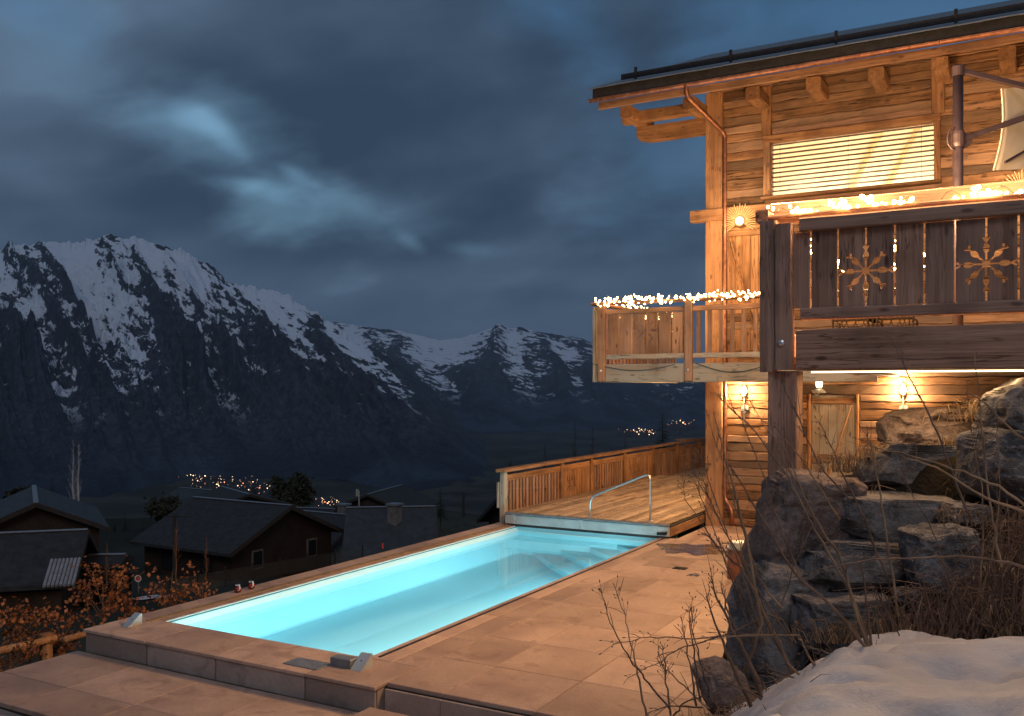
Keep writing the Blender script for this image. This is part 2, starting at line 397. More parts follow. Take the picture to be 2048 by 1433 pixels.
def mountain(name, ridge, dr, df, foot_z, amp, mat_, nu, nv, jag, gul, seed=0.0, diag=1.6):
    px = np.linspace(ridge[0][0], ridge[-1][0], nu)
    ry = np.interp(px, [r[0] for r in ridge], [r[1] for r in ridge])
    Dr = np.interp(px, [r[0] for r in dr], [r[1] for r in dr]); Df = np.interp(px, [r[0] for r in df], [r[1] for r in df])
    rz = CAMZ+(773-ry)/1840*Dr
    tt = np.concatenate([np.linspace(0, 1, nv), 1+np.linspace(.02, .5, 24)])
    PX, T = np.meshgrid(px, tt, indexing='ij'); DR = Dr[:, None]; DF = Df[:, None]; RZ = rz[:, None]
    a = (PX-1024)/1840
    lat = PX*DR/1840
    wob = fbm(PX*.006+seed, T*2.2+seed, 4)*.05*np.clip(T*3, 0, 1)*np.clip((1-T)*4, 0, 1)
    D = DF+(DR-DF)*(T+wob); X = (cs*a-sn)*D; Y = (sn*a+cs)*D
    prof = np.where(T <= 1, .62*T+.38*T**2.0, 1-(T-1)*1.7)
    Z = foot_z+(RZ-foot_z)*prof
    rel = np.clip((RZ-foot_z)/800, 0, 1.2)
    env = np.clip(T*2.2, 0, 1)*np.clip((1.04-T)*2.6, .05, 1)*rel
    g = ridged(lat*gul+T*diag+.3*fbm(lat*.001, T*2, 3)+seed, T*.8+seed*.7, 6, .56)
    st = ridged((lat*.55+Z*.9)*.0042+seed, (lat-Z)*.0009, 5, .6)
    spur = np.clip(.5+(g-np.mean(g))*.62, 0, 1)
    Z = Z+env*amp*((g-.6)*.85+(st-.5)*.25)+env*jag*fbm(lat*.012, T*30, 5)*2
    Z = Z+np.exp(-((T-1)/.03)**2)*jag*(np.abs(fbm(lat*.007+seed, lat*0+.5, 5, .6))*2.6-.5)*np.clip((RZ-foot_z)/500, 0, 1)
    o = sheet(name, np.stack([X, Y, Z], -1), mat_, smooth=False, kind='structure')
    at_ = o.data.attributes.new('spur', 'FLOAT', 'POINT'); at_.data.foreach_set('value', spur.reshape(-1).astype(np.float32))
    return o
MR1 = [(-420,600),(-260,560),(-100,512),(0,502),(35,492),(90,487),(118,486),(160,484),(200,486),(222,480),(242,475),(258,488),(270,473),(290,480),(328,492),(350,500),(376,506),(400,524),(440,556),(480,572),(522,577),(545,577),(566,588),(600,608),(640,640),(700,672),(760,704),(820,748),(880,800),(930,856),(980,908),(1030,950),(1100,1000)]
M['massif'] = mountain_mat('massif_rock_and_snow', -240, 660, 34)
mountain('mountain', MR1, [(-420, 5200), (520, 5200), (760, 4900), (1100, 4100)], [(-420, 2400), (200, 2500), (380, 3000), (680, 3000), (800, 2600), (1100, 3300)], -300, 120, M['massif'], 720, 350, 20, .0034, 1.3, 2.0)
MR2 = [(430,700),(560,645),(640,646),(700,650),(760,660),(830,668),(880,680),(930,674),(970,662),(982,660),(990,650),(1002,648),(1016,658),(1040,656),(1075,664),(1110,672),(1150,676),(1190,690),(1260,712),(1400,742),(1600,780),(1900,800),(2400,800)]
M['range'] = mountain_mat('far_range_rock_and_snow', 0, 560, 14)
mountain('mountain', MR2, [(430, 9800), (2400, 9800)], [(430, 5600), (1000, 5900), (1300, 6600), (2400, 6600)], -300, 120, M['range'], 520, 230, 8, .0013, 5.1, .4)

# far villages: little houses with lit windows, too far to tell apart
def village(cl, label):
    hb = MB(); lb = MB(); rb = MB(); rnd = random.Random(len(cl))
    for (px, py, wx, wy, n) in cl:
        for i in range(n):
            x = rnd.gauss(px, wx/2.2); y = rnd.gauss(py, wy/2.2); s = 3300*(.9 if y > 900 else 1.6)
            p = atZ(x, max(y, 838), -290) if y > 900 else at(x, y, 5600)
            w = rnd.uniform(4, 7)*(p-cam.location).length/4000
            hb.box(p.x-w, p.x+w, p.y-w, p.y+w, p.z-45, p.z+w*.5)
            q = p-Vector((-sn, cs, 0))*(w*1.6); k = rnd.choice((.35, .45, .6, .8, 1.4))*(p-cam.location).length/4000
            (rb if rnd.random() < .16 else lb).lathe([(.1*k, -1.3*k), (1.1*k, -.7*k), (1.3*k, 0), (1.1*k, .7*k), (.1*k, 1.3*k)], (q.x, q.y, p.z+w*.3), 6)
    o = hb.build('village', M['villagewall'], kind='stuff', label=label, cat='village')
    lb.build('lit_window', M['farlight'], o); rb.build('lit_window', M['farred'], o)
M['villagewall'] = plain('far_house_walls', (.03, .032, .04), .9)
M['farlight'] = glow('far_window_light', (1.0, .66, .38), 5); M['farred'] = glow('far_amber_light', (1, .30, .12), 5)
village([(408, 950, 46, 20, 45), (450, 966, 90, 18, 45), (515, 974, 60, 16, 24), (378, 985, 20, 6, 6), (652, 1003, 34, 10, 34)], 'cluster of village lights on the dark valley floor beyond the roofs')
village([(588, 900, 46, 16, 18), (575, 926, 40, 6, 14), (532, 893, 18, 5, 4), (410, 858, 4, 3, 1)], 'small scatter of hamlet lights low on the slope above the valley village')
village([(1272, 862, 34, 5, 26), (1300, 866, 16, 5, 12), (1365, 846, 30, 8, 22)], 'string of village lights across the valley behind the spruce and deck railing')

# ------------------------------------------------------------------ terrace, pool
def slab(name, x0, x1, y0, y1, z0, z1, m, parent, c=.006, cache={}):
    w, d, h = round(x1-x0, 3), round(y1-y0, 3), round(z1-z0, 3); key = (name, w, d, h, m.name)
    ctr = ((x0+x1)/2, (y0+y1)/2, z0)
    if key in cache: return inst(cache[key], ctr, parent)
    o = MB().box(x0, x1, y0, y1, z0, z1, c).build(name, m, parent); cache[key] = o; return o
M['mortar'] = plain('dark_joint', (.045, .036, .03), .95, 0, .3, 10)
G = .008
terr = MB().box(-6.02, 3.0, 7.99, 20.84, -1.2, -.045).build('terrace', M['mortar'], kind='structure')
xs = [-6.62, -5.32, -4.24, -3.16, -2.08, -1.0]; ys = [8.0+1.07*i for i in range(13)]
for i in range(len(xs)-1):
    off = 0 if i % 2 == 0 else 0.0
    for j in range(12):
        x0 = -6.05 if i == 0 else xs[i]
        if xs[i] > -2.5 and j > 2: continue
        slab('paving_tile', x0+G/2, xs[i+1]-G/2, ys[j]+G/2+off, ys[j+1]-G/2+off, -.05, random.uniform(-.0025, .001), M['tile'], terr)
slabs_front = [-5.32+1.08*i for i in range(-1, 5)]
for i in range(5):
    x0 = -6.04 if i == 0 else slabs_front[i]
    slab('riser_slab', x0+.002, slabs_front[i+1]-.004, 7.955, 7.985, -.30, -.055, M['riser'], terr)
# lower terrace
LZ = -.28
low = MB().box(-10.9, -3.0, 6.10, 7.77, -1.5, LZ-.045).build('lower_terrace', M['mortar'], kind='structure')
lx = [-10.93, -9.69, -8.53, -7.42, -6.30, -5.18, -4.06, -3.0]; ly = [6.07, 6.74, 7.77]
for i in range(len(lx)-1):
    for j in range(2):
        slab('paving_tile', lx[i]+G/2, lx[i+1]-G/2, ly[j]+G/2, ly[j+1]-G/2, LZ-.05, LZ+random.uniform(-.003, .001), M['tile'], low)
gw = thing('garden_wall', (-8, 5.98, LZ-.6), 'rough broken-edged stone wall under the lower paving at bottom left', 'wall')
x = -10.98; rw0 = random.Random(4)
while x < -4.5:
    w = rw0.uniform(.35, .7); tp = LZ-rw0.uniform(.055, .10)
    MB().beam((x+w/2, 6.03+rw0.uniform(-.02, .02), LZ-.75), (x+w/2, 6.02, tp), w-.015, .13, .02, .03, 6).build('stone', M['riser'], gw); x += w
mb = MB().box(-5.98, -4.7, 6.6, 7.62, -.30, -.135, .01); mb.build('step_block', M['tile'], low)

pool = thing('swimming_pool', (-8.5, 13, -1.0), 'long glowing turquoise swimming pool set in stone coping', 'pool')
PX0, PX1, PY0, PY1 = -10.28, -6.80, 8.62, 19.6
m, t, b = newmat('pool_liner'); v = t.n('ShaderNodeTexCoord').outputs['Object']
t.l(t.mix(t.step(t.noise(v, .7, 3), .3, .7), (.62, .86, .89), (.67, .89, .92)), b.inputs['Base Color']); b.inputs['Roughness'].default_value = .6
M['liner'] = m
FZ, FM = -.64, -.74
mb = MB()
n = 24; prof = [(PX0, -.012), (PX0, FZ+.02), (PX0+.03, FZ-.01), (PX0+.35, FZ-.03), (PX0+1.2, FM), (PX1-1.2, FM), (PX1-.35, FZ-.03), (PX1, FZ), (PX1, -.012)]
for i in range(n+1):
    y = PY0+(PY1-PY0)*i/n
    for (x, z) in prof: mb.v.append((x, y, z))
k = len(prof)
for i in range(n):
    for j in range(k-1): mb.f.append((i*k+j, i*k+j+1, (i+1)*k+j+1, (i+1)*k+j))
mb.f.append(tuple(range(k))); mb.f.append(tuple(n*k+j for j in range(k-1, -1, -1)))
mb.build('basin', M['liner'], pool, fix=False)
for i, (a, z) in enumerate(((2.35, -.60), (1.8, -.48), (1.25, -.36), (.75, -.25))):
    yy = 18.55
    mb = MB().prism([(PX1-.004*(i+1), yy-a*1.15, -.94), (PX1-.004*(i+1), PY1-.01, -.94), (PX1-a*1.15-(PY1-yy), PY1-.01, -.94)] if False else
                    [(PX1-.004*(i+1), yy-a*1.3, -.94), (PX1-.004*(i+1), yy+.3, -.94), (PX1-a*1.3-.3, yy+.3, -.94)], (0, 0, z+.94))
    mb.build('pool_step', M['liner'], pool)
MB().box(PX0+.002, PX1-.002, 18.60, 18.75, -.9, -.02).build('end_wall', M['liner'], pool)
M['linedark'] = plain('liner_track', (.02, .16, .20), .5)
MB().box(PX0-.002, PX0+.012, PY0+.02, 18.58, -.040, -.026).box(PX0, PX1, 18.585, 18.597, -.040, -.026).build('liner_track', M['linedark'], pool)
m, t, b = newmat('pool_water'); m.node_tree.nodes.remove(b); out = m.node_tree.nodes['Material Output']
tr = t.n('ShaderNodeBsdfTransparent'); tr.inputs[0].default_value = (.80, .97, .99, 1); gl = t.n('ShaderNodeBsdfGlossy'); gl.inputs['Roughness'].default_value = .03
fr = t.n('ShaderNodeFresnel'); fr.inputs[0].default_value = 1.33; mx = t.n('ShaderNodeMixShader')
v = t.n('ShaderNodeTexCoord').outputs['Object']; bp = t.n('ShaderNodeBump'); bp.inputs['Strength'].default_value = .05; bp.inputs['Distance'].default_value = .02
t.l(t.noise(v, 3.5, 3, .5, .4), bp.inputs['Height']); t.l(bp.outputs[0], gl.inputs['Normal']); t.l(bp.outputs[0], fr.inputs['Normal'])
t.l(fr.outputs[0], mx.inputs[0]); t.l(tr.outputs[0], mx.inputs[1]); t.l(gl.outputs[0], mx.inputs[2]); t.l(mx.outputs[0], out.inputs[0])
M['water'] = m
mb = MB(); mb.poly([(PX0+.002, PY0+.002, -.14), (PX1-.002, PY0+.002, -.14), (PX1-.002, 18.6, -.14), (PX0+.002, 18.6, -.14)], [(0, 1, 2, 3)])
mb.build('water', M['water'], pool, fix=False)
# coping and plinth
CZ = .0
for i in range(9):
    y0 = 8.62+1.22*i; slab('coping_stone', -10.87, PX0-.002, y0+.003, min(y0+1.217, 19.6), -.035, CZ, M['tile'], pool)
cx_ = [-10.87, -9.66, -8.45, -7.05, -6.055]
for i in range(4): slab('coping_stone', cx_[i]+.003, cx_[i+1]-.003, 7.80, 8.617, -.035, CZ, M['tile'], pool)
for i in range(9):
    y0 = 8.62+1.22*i; slab('coping_stone', PX1+.002, -6.628 if False else -6.45, y0+.003, min(y0+1.217, 18.5), -.035, CZ+.002, M['tile'], pool)
for i in range(10):
    y0 = 8.62+1.22*i; slab('coping_stone', -6.446, -6.055, y0+.003, min(y0+1.217, 20.8), -.045, CZ-.001, M['tile'], pool)
for i in range(4): slab('riser_slab', cx_[i]+.015+(.012 if i == 0 else 0), cx_[i+1]-.010-(.012 if i == 3 else 0), 7.825, 7.86, LZ-.02, -.036, M['riser'], pool)
slab('riser_slab', -6.10, -6.067, 7.862, 8.0, LZ-.02, -.036, M['riser'], pool)
MB().box(-10.85, -10.32, 7.865, 19.6, -3.0, -.037).box(-10.3, -6.10, 7.865, 8.60, -1.4, -.037).build('plinth', M['riser'], pool)
mb = MB().box(-10.50, -10.46, 8.5, 18.6, .0005, .014).box(-10.42, -10.395, 8.5, 18.6, .0005, .010); mb.build('guide_rail', plain('brass_rail', (.55, .36, .16), .35, .8), pool)
MB().box(-6.70, -6.665, 8.7, 18.4, .002, .012).build('guide_rail', M['mauve'], pool)
# assumed underwater strip lamps, hidden below the near and house-side coping
M['poollamp'] = glow('pool_lamp_glass', (.75, .97, 1.0), 3)
def pool_lamp(x, y, rz, ln):
    d = bpy.data.lights.new('pool_light', 'AREA'); d.shape = 'RECTANGLE'; d.size = ln; d.size_y = .16; d.energy = POOL_W*ln*(.82 if y < 12 else 1.0 if y < 15 else 1.55); d.color = (.42, .88, 1.0)
    o = bpy.data.objects.new('pool_light', d); COL.objects.link(o); place(o, (x, y, -.30), pool)
    o.rotation_euler = (R(56), 0, rz)
POOL_W = 38
for i in range(5):
    y = 9.6+1.95*i
    MB().box(PX1-.02, PX1-.003, y-.9, y+.9, -.36, -.22).build('pool_lamp', M['poollamp'], pool); pool_lamp(PX1-.03, y, R(90), 1.8 if i < 4 else 1.2)
for i in range(2):
    x = -9.4+1.75*i
    MB().box(x-.6, x+.6, PY0+.003, PY0+.02, -.36, -.22).build('pool_lamp', M['poollamp'], pool); pool_lamp(x, PY0+.03, R(0), .55)

mb = MB(); c0 = atZ(1372, 1096, .003); n = 40; rg0 = random.Random(2)
M['wet'] = plain('wet_stone', (.11, .075, .055), .25, 0, .3, 3)
for (px, py, rx, ry) in ((1372, 1096, 58, 9), (1415, 1104, 40, 6), (1470, 1086, 22, 3), (1388, 1150, 12, 3)):
    b_ = len(mb.v)
    for k in range(n):
        a_ = 2*math.pi*k/n; q = 1+.22*math.sin(3*a_+px)+.16*math.sin(7*a_)+rg0.uniform(-.09, .09); mb.v.append(tuple(atZ(px+rx*q*math.cos(a_), py+ry*q*math.sin(a_), .0035+.0006*(px % 3))))
    mb.f.append(tuple(range(b_+n-1, b_-1, -1)))
mb.build('wet_patch', M['wet'], terr, kind='stuff')
# ------------------------------------------------------------------ sliding deck over the pool end
FY = 20.85                                             # facade plane
deck = thing('sliding_deck', (-8.6, 20, 0), 'timber sliding deck with aluminium front rolled over the far end of the pool', 'deck')
DZ = .31; nd = 28; dx0, dx1 = -10.52, -6.60; pw = (dx1-dx0)/nd
def plank_y(name, x0, x1, y0, y1, z1, th, m, parent, jit=.004):
    return MB().beam(((x0+x1)/2, y0, z1-th/2), ((x0+x1)/2, y1, z1-th/2), x1-x0, th, .006, jit, 7).build(name, m, parent)
for i in range(nd):
    a = dx0+pw*i; br = random.choice((21.3, 22.4, 23.6, 24.4)); ye = 28.5
    for (y0, y1) in ((18.47, br), (br+.006, 25.9), (25.906, ye)):
        plank_y('deck_plank', a+.005, a+pw-.005, y0, y1, DZ+random.uniform(-.003, .003), .03, M['deck'], deck)
MB().box(dx0, dx1, 18.5, 28.45, .20, .272).build('deck_frame', M['roofdark'], deck)
MB().box(-10.53, -6.58, 18.425, 18.47, .045, .235).build('front_fascia', M['alu'], deck)
MB().tube([(-10.53, 18.42, .27), (-6.58, 18.42, .27)], .028, 10).box(-10.53, -6.58, 18.43, 18.47, .25, .30).build('edge_profile', M['zinc'], deck)
MB().box(-10.5, -6.6, 18.44, 18.47, -.01, .044).build('brush_seal', M['rubber'], deck)
for x in (-10.32, -8.62, -6.88):
    MB().box(x-.035, x+.035, 18.408, 18.424, .05, .26).box(x-.06, x+.06, 18.400, 18.424, .235, .25).build('hinge_plate', M['alu'], deck)
for x in (-10.44, -10.1, -7.0, -6.94): MB().lathe([(.010, 0), (.010, .01)], (x, 18.412, .10), 8, 'y').build('bolt', M['steel'], deck)
MB().beam((-6.83, 18.39, .095), (-6.62, 18.39, .115), .05, .06, .02).tube([(-6.66, 18.39, .12), (-6.60, 18.35, .15)], .015, 6).build('latch', M['darkmetal'], deck)
MB().beam((-6.575, 18.47, .13), (-6.575, 20.80, .13), .03, .19, .005).build('side_board', M['beam_y'], deck)
MB().box(-6.6, -6.57, 18.5, 20.8, .235, .262).build('side_track', M['darkmetal'], deck)
# landing behind the deck
MB().box(-10.7, -6.55, 28.5, 36, -.6, .16).build('landing', M['deck'], deck)

hr = thing('pool_handrail', (-7.7, 18.62, DZ), 'bent stainless steel grab rail standing on the front of the pool deck', 'handrail')
def bend(pts, r=.12, k=5):
    out = [Vector(pts[0])]
    for i in range(1, len(pts)-1):
        p = Vector(pts[i]); a = (Vector(pts[i-1])-p).normalized(); b_ = (Vector(pts[i+1])-p).normalized()
        for j in range(k+1):
            s_ = j/k; out.append((p+a*r)*(1-s_)**2 + p*2*s_*(1-s_) + (p+b_*r)*s_**2)
    return out+[Vector(pts[-1])]
MB().tube(bend([(-8.47, 18.60, DZ), (-8.47, 18.60, .74), (-7.06, 18.60, 1.34), (-7.06, 18.60, DZ)], .16), .023, 12).build('rail', M['steel'], hr, smooth=True)
for x in (-8.47, -7.06): MB().lathe([(.06, 0), (.06, .012), (.03, .022)], (x, 18.60, DZ+.003), 14).build('base_flange', M['steel'], hr)

# ------------------------------------------------------------------ cutouts for carved boards
def carve(o, shapes):                                   # shapes: list of polygon prisms (MB) cut out one by one
    for mb in shapes:
        me = bpy.data.meshes.new('cutter'); me.from_pydata(mb.v, [], mb.f); me.update()
        bm = bmesh.new(); bm.from_mesh(me); bmesh.ops.recalc_face_normals(bm, faces=bm.faces); bm.to_mesh(me); bm.free()
        c = bpy.data.objects.new('cutter', me); COL.objects.link(c)
        md = o.modifiers.new('cut', 'BOOLEAN'); md.object = c; md.operation = 'DIFFERENCE'; md.solver = 'EXACT'
    bpy.context.view_layer.update()
    dg = bpy.context.evaluated_depsgraph_get(); new = bpy.data.meshes.new_from_object(o.evaluated_get(dg))
    cs_ = [md.object for md in o.modifiers]; o.modifiers.clear(); o.data = new
    for c in cs_: bpy.data.objects.remove(c)
def flake(cx, cz, r, y0, y1):                           # eight arms: bar, fish body, forked tail
    out = []
    def pr(pts): return MB().prism([(cx+x, y0, cz+z) for x, z in pts], (0, y1-y0, 0))
    for i in range(8):
        a = math.pi/4*i+.001; ca, sa = math.cos(a), math.sin(a); L = r*(1.0 if i % 2 == 0 else .92)
        rot = lambda pts: [(x*ca-z*sa, x*sa+z*ca) for x, z in pts]
        w = r*.035
        body = [(.12*r, -w), (.42*L, -w)]+[(.60*L-.18*L*math.cos(q), -.115*r*math.sin(q)) for q in (.7, 1.3, 1.9, 2.5)]
        body += [(.80*L, -w*.8), (.98*L, -.14*r), (1.02*L, -.06*r), (.90*L, 0), (1.02*L, .06*r), (.98*L, .14*r), (.80*L, w*.8)]
        body += [(.60*L-.18*L*math.cos(q), .115*r*math.sin(q)) for q in (2.5, 1.9, 1.3, .7)]+[(.42*L, w), (.12*r, w)]
        out.append(pr(rot(body)))
    out.append(pr([(.14*r*math.cos(math.pi*q/4+.39), .14*r*math.sin(math.pi*q/4+.39)) for q in range(8)]))
    return out
def flake_near(cx, cz, r, y0, y1, x0, x1):
    return [s for s in flake(cx, cz, r, y0, y1) if min(v[0] for v in s.v) < x1 and max(v[0] for v in s.v) > x0]

# ------------------------------------------------------------------ deck railing
rl = thing('deck_railing', (-10.75, 26, 0), 'long carved timber railing along the valley side of the pool deck', 'railing')
RX = -10.75; posts = [18.72, 21.75, 23.62, 26.05, 28.5, 30.85, 33.4, 35.6]
for i, y in enumerate(posts):
    MB().beam((RX, y, -.1 if i else -.35), (RX, y, 1.19), .13, .15, .012, .006, 4).build('post', M['grey_z'] if i == 0 else M['beam_z'], rl)
MB().beam((RX, 18.56, 1.225), (RX, 35.7, 1.225), .24, .075, .012, .006, 24).build('handrail', M['beam_y'], rl)
MB().beam((RX-.10, 18.68, .95), (RX-.10, 18.68, .35), .05, .14, .01).build('end_board', M['grey_z'], rl)
def fleur(y, z, s):
    out = []
    def pr(pts): return MB().prism([(RX-.2, y+a*s, z+b*s) for a, b in pts], (.4, 0, 0))
    out.append(pr([(-.02, -.30), (.02, -.30), (.03, -.05), (.035, .18), (0, .34), (-.035, .18), (-.03, -.05)]))
    for sg in (-1, 1):
        out.append(pr([(sg*.05, .02), (sg*.16, .10), (sg*.19, .24), (sg*.14, .22), (sg*.12, .13), (sg*.045, .07)]))
        out.append(pr([(sg*.05, -.06), (sg*.15, -.10), (sg*.17, -.26), (sg*.13, -.25), (sg*.11, -.14), (sg*.045, -.11)]))
        out.append(pr([(sg*.045, -.02), (sg*.13, -.02), (sg*.13, .02), (sg*.045, .02)]))
    return out
for i in range(len(posts)-1):
    y0, y1 = posts[i]+.075, posts[i+1]-.075
    MB().beam((RX, y0, 1.035), (RX, y1, 1.035), .05, .15, .008, .005, 8).build('upper_rail', M['beam_y'], rl)
    MB().beam((RX, y0, .16), (RX, y1, .16), .05, .12, .008, .004, 4).build('lower_rail', M['beam_y'], rl)
    if i % 2 == 0:
        n = int((y1-y0)/.165); p = (y1-y0)/n
        for k in range(n):
            MB().beam((RX, y0+p*(k+.5), .22), (RX, y0+p*(k+.5), .96), .028, .105, .006).build('slat', M['board_z'], rl)
    else:
        n = max(4, round((y1-y0)/.31)); p = (y1-y0)/n
        for k in range(n):
            yc = y0+p*(k+.5)
            o = MB().beam((RX, yc, .215), (RX, yc, .965), .03, p-.01, .004).build('carved_board', M['beam_z'], rl)
            if (i == 1 and k in (1, 2)) or (i > 1 and k % 2 == 1 or i > 1 and k == 2):
                sh = fleur(yc, .60, .82)
                carve(o, sh)
MB().box(RX-.3, RX+.1, 31.6, 32.6, 1.262, 1.30).build('panel_map', M['board_y'], label='small tilted wooden viewing board lying on the far deck handrail', cat='board')
bpy.data.objects['panel_map'].name = 'viewing_board'; WPOS['viewing_board'] = WPOS['panel_map']

# ------------------------------------------------------------------ chalet
ch = thing('chalet', (-3, 20.85, 0), 'large old-timber chalet with lit window, carved balconies and copper gutter', 'house')
HX0, HX1 = -6.52, 4.2
wall = MB()
def wb(x0, x1, z0, z1): wall.box(x0, x1, FY+.02, FY+.22, z0, z1)
WX0, WX1, WZ0, WZ1 = -5.04, -1.70, 7.42, 8.66
wb(HX0+.1, HX1, -.1, WZ0); wb(HX0+.1, WX0, WZ0, WZ1); wb(WX1, HX1, WZ0, WZ1); wb(HX0+.1, HX1, WZ1, 10.05)
wall = wall.build('front_wall', M['dark_x'], ch)
rw = random.Random(3)
def row(x0, x1, z0, z1, thick=.06):
    th = thick+rw.uniform(-.018, .03)
    MB().beam((x0, FY-th/2+.02, (z0+z1)/2), (x1, FY-th/2+.02, (z0+z1)/2), th, z1-z0-.014, .015, .022, max(3, int((x1-x0)/.22)), rnd=rw).build('wall_timber', M['wood_x'], wall)
z = .02
while z < 9.95:
    hgt = rw.uniform(.15, .25); z1 = min(z+hgt, 9.97)
    if z < 7.0 < z1+.08: z1 = 6.995
    if 6.99 <= z < 7.27: z = 7.285; continue
    spans = [(-6.12, HX1)]
    if z1 > WZ0-.06 and z < WZ1+.13: spans = [(-6.12, -5.20), (-1.585, HX1)]
    elif z > WZ1+.1: spans = [(-6.12, -5.24), (-5.02, -1.76), (-1.50, HX1)]
    if 5.0 < (z+z1)/2 < 6.72: spans = [(-5.12, HX1)]
    if 1.7 < (z+z1)/2 < 3.05: spans = [(-6.12, -4.26), (-3.14, HX1)]
    for (a, c) in spans:
        if c-a > 3.5:
            s_ = a+(c-a)*rw.uniform(.35, .7); row(a, s_-.004, z, z1); row(s_+.004, c, z, z1)
        else: row(a, c, z, z1)
    z = z1
side = MB(); z = 0
for k in range(46):
    side.beam((HX0+.13, FY+.1, k*.22+.11), (HX0+.13, FY+12, k*.22+.11), .20, .214, .02, .02, 10)
side.build('side_wall', M['wood_y'], ch)
def B(name, p0, p1, w, h, m, parent=ch, jit=.010, seg=6, c_=.014, up=(0, 0, 1)): return MB().beam(p0, p1, w, h, c_, jit, seg, up).build(name, m, parent)
B('corner_post', (-6.32, FY-.02, -.02), (-6.32, FY-.02, 9.95), .40, .24, M['beam_z'], seg=20)
B('floor_beam', (-6.86, FY-.10, 7.135), (HX1, FY-.10, 7.135), .22, .27, M['beam_x'], seg=20)
B('window_post', (-5.13, FY-.05, 8.80), (-5.13, FY-.05, 9.9), .21, .16, M['beam_z'])
B('window_post', (-1.63, FY-.05, 8.80), (-1.63, FY-.05, 9.9), .24, .16, M['beam_z'])
# window
win = MB().beam((-5.20, FY-.06, 8.725), (-1.58, FY-.06, 8.725), .17, .15, .012, .01, 10).build('window', M['beam_x'], ch)
B('window_jamb', (-5.115, FY-.06, 7.44), (-5.115, FY-.06, 8.648), .15, .16, M['wood_z'], win)
B('window_jamb', (-1.645, FY-.06, 7.44), (-1.645, FY-.06, 8.648), .12, .16, M['beam_z'], win)
B('window_sill', (-5.22, FY-.10, 7.40), (-1.56, FY-.10, 7.40), .30, .05, M['beam_x'], win)
m, t, b = newmat('window_glass'); m.node_tree.nodes.remove(b); out = m.node_tree.nodes['Material Output']
tr = t.n('ShaderNodeBsdfTransparent'); tr.inputs[0].default_value = (.93, .95, .93, 1); gl = t.n('ShaderNodeBsdfGlossy'); gl.inputs['Roughness'].default_value = .02
fr = t.n('ShaderNodeFresnel'); fr.inputs[0].default_value = 1.45; mx = t.n('ShaderNodeMixShader')
t.l(fr.outputs[0], mx.inputs[0]); t.l(tr.outputs[0], mx.inputs[1]); t.l(gl.outputs[0], mx.inputs[2]); t.l(mx.outputs[0], out.inputs[0]); M['glass'] = m
MB().box(WX0, WX1, FY+.12, FY+.13, WZ0, WZ1).build('pane', M['glass'], win)
M['slat'] = plain('blind_slat', (.075, .05, .035), .5, .1, .1)
ns = 12
for i in range(ns):
    zz = WZ0+.05+(WZ1-WZ0-.1)*i/(ns-1)
    MB().beam((WX0+.01, FY+.045, zz), (WX1-.01, FY+.045, zz), .07, .008, .002, 0, 1, up=(0, .26, 1)).build('blind_slat', M['slat'], win)
for x in (-4.85, -3.4, -1.95): MB().tube([(x, FY+.005, WZ0+.02), (x, FY+.005, WZ1-.02)], .004, 5).build('blind_cord', M['darkmetal'], win)
# lit room behind the blind
room = MB(); rx0, rx1, ry1, rz0, rz1 = -6.1, -.8, FY+2.2, 6.4, 9.3
room.box(rx0, rx1, ry1, ry1+.1, rz0, rz1).box(rx0-.1, rx0, FY+.23, ry1, rz0, rz1).box(rx1, rx1+.1, FY+.23, ry1, rz0, rz1).box(rx0, rx1, FY+.23, ry1, rz0-.1, rz0).box(rx0, rx1, FY+.23, ry1, rz1, rz1+.1)
room = room.build('room_lining', plain('pale_room_panel', (.72, .63, .50), .8, 0, .12, 2), ch)
B('brace', (-4.4, ry1-.05, 6.5), (-3.0, ry1-.05, 9.2), .10, .10, M['rayw'], room)
B('brace', (-3.6, ry1-.05, 6.5), (-2.2, ry1-.05, 9.2), .10, .10, M['rayw'], room)
WARM = (1.0, .62, .29)
for x in (-4.6, -3.3, -2.1): lamp('room_light', (x, FY+1.0, 6.85), 210, (1.0, .80, .56), .3, room)
# roof
def roofz(y): return 9.78+(y-19.4)*.40
rp = [(19.42, roofz(19.42)), (28.5, roofz(28.5)), (28.5, roofz(28.5)+.26), (19.42, roofz(19.42)+.26)]
RX0, RX1 = -8.78, 5.5
roof = MB().prism([(RX0, y, z) for y, z in rp], (RX1-RX0, 0, 0)).build('roof', M['roofdark'], ch)
k = 0; x = RX0-.06
while x < RX1:
    w = .62; yy = 19.33+random.uniform(-.012, .012)
    MB().prism([(x, yy, roofz(yy)+.275+.004*(k % 2)), (x, 28.4, roofz(28.4)+.275+.004*(k % 2)), (x, 28.4, roofz(28.4)+.30), (x, yy, roofz(yy)+.300+.004*(k % 2))], (w+.02, 0, 0)).build('roof_sheet', M['zinc'], roof); x += w; k += 1
for i in range(15):
    x = RX0+.2+i*.96
    MB().prism([(x, 19.44, roofz(19.44)-.012), (x, 28.4, roofz(28.4)-.012), (x, 28.4, roofz(28.4)-.002), (x, 19.44, roofz(19.44)-.002)], (.955, 0, 0)).build('soffit_board', M['soffit'], roof)
gz = roofz(20.05)+.40
MB().beam((RX0+.45, 20.05, gz), (RX1, 20.05, gz), .03, .13, .006).build('snow_guard', M['darkmetal'], roof)
for x in (-7.95, -5.72, -3.5, -1.25, 1.0, 3.2): MB().box(x-.03, x+.03, 19.98, 20.02, roofz(20)+.28, gz+.16).build('guard_bracket', M['darkmetal'], roof)
B('fascia_board', (RX0+.12, 19.50, 9.665), (RX1, 19.50, 9.665), .05, .17, M['beam_x'], roof, seg=16)
MB().box(RX0+.05, RX1, 19.425, 19.45, 9.80, 10.02).build('dark_fascia', M['darkmetal'], roof)
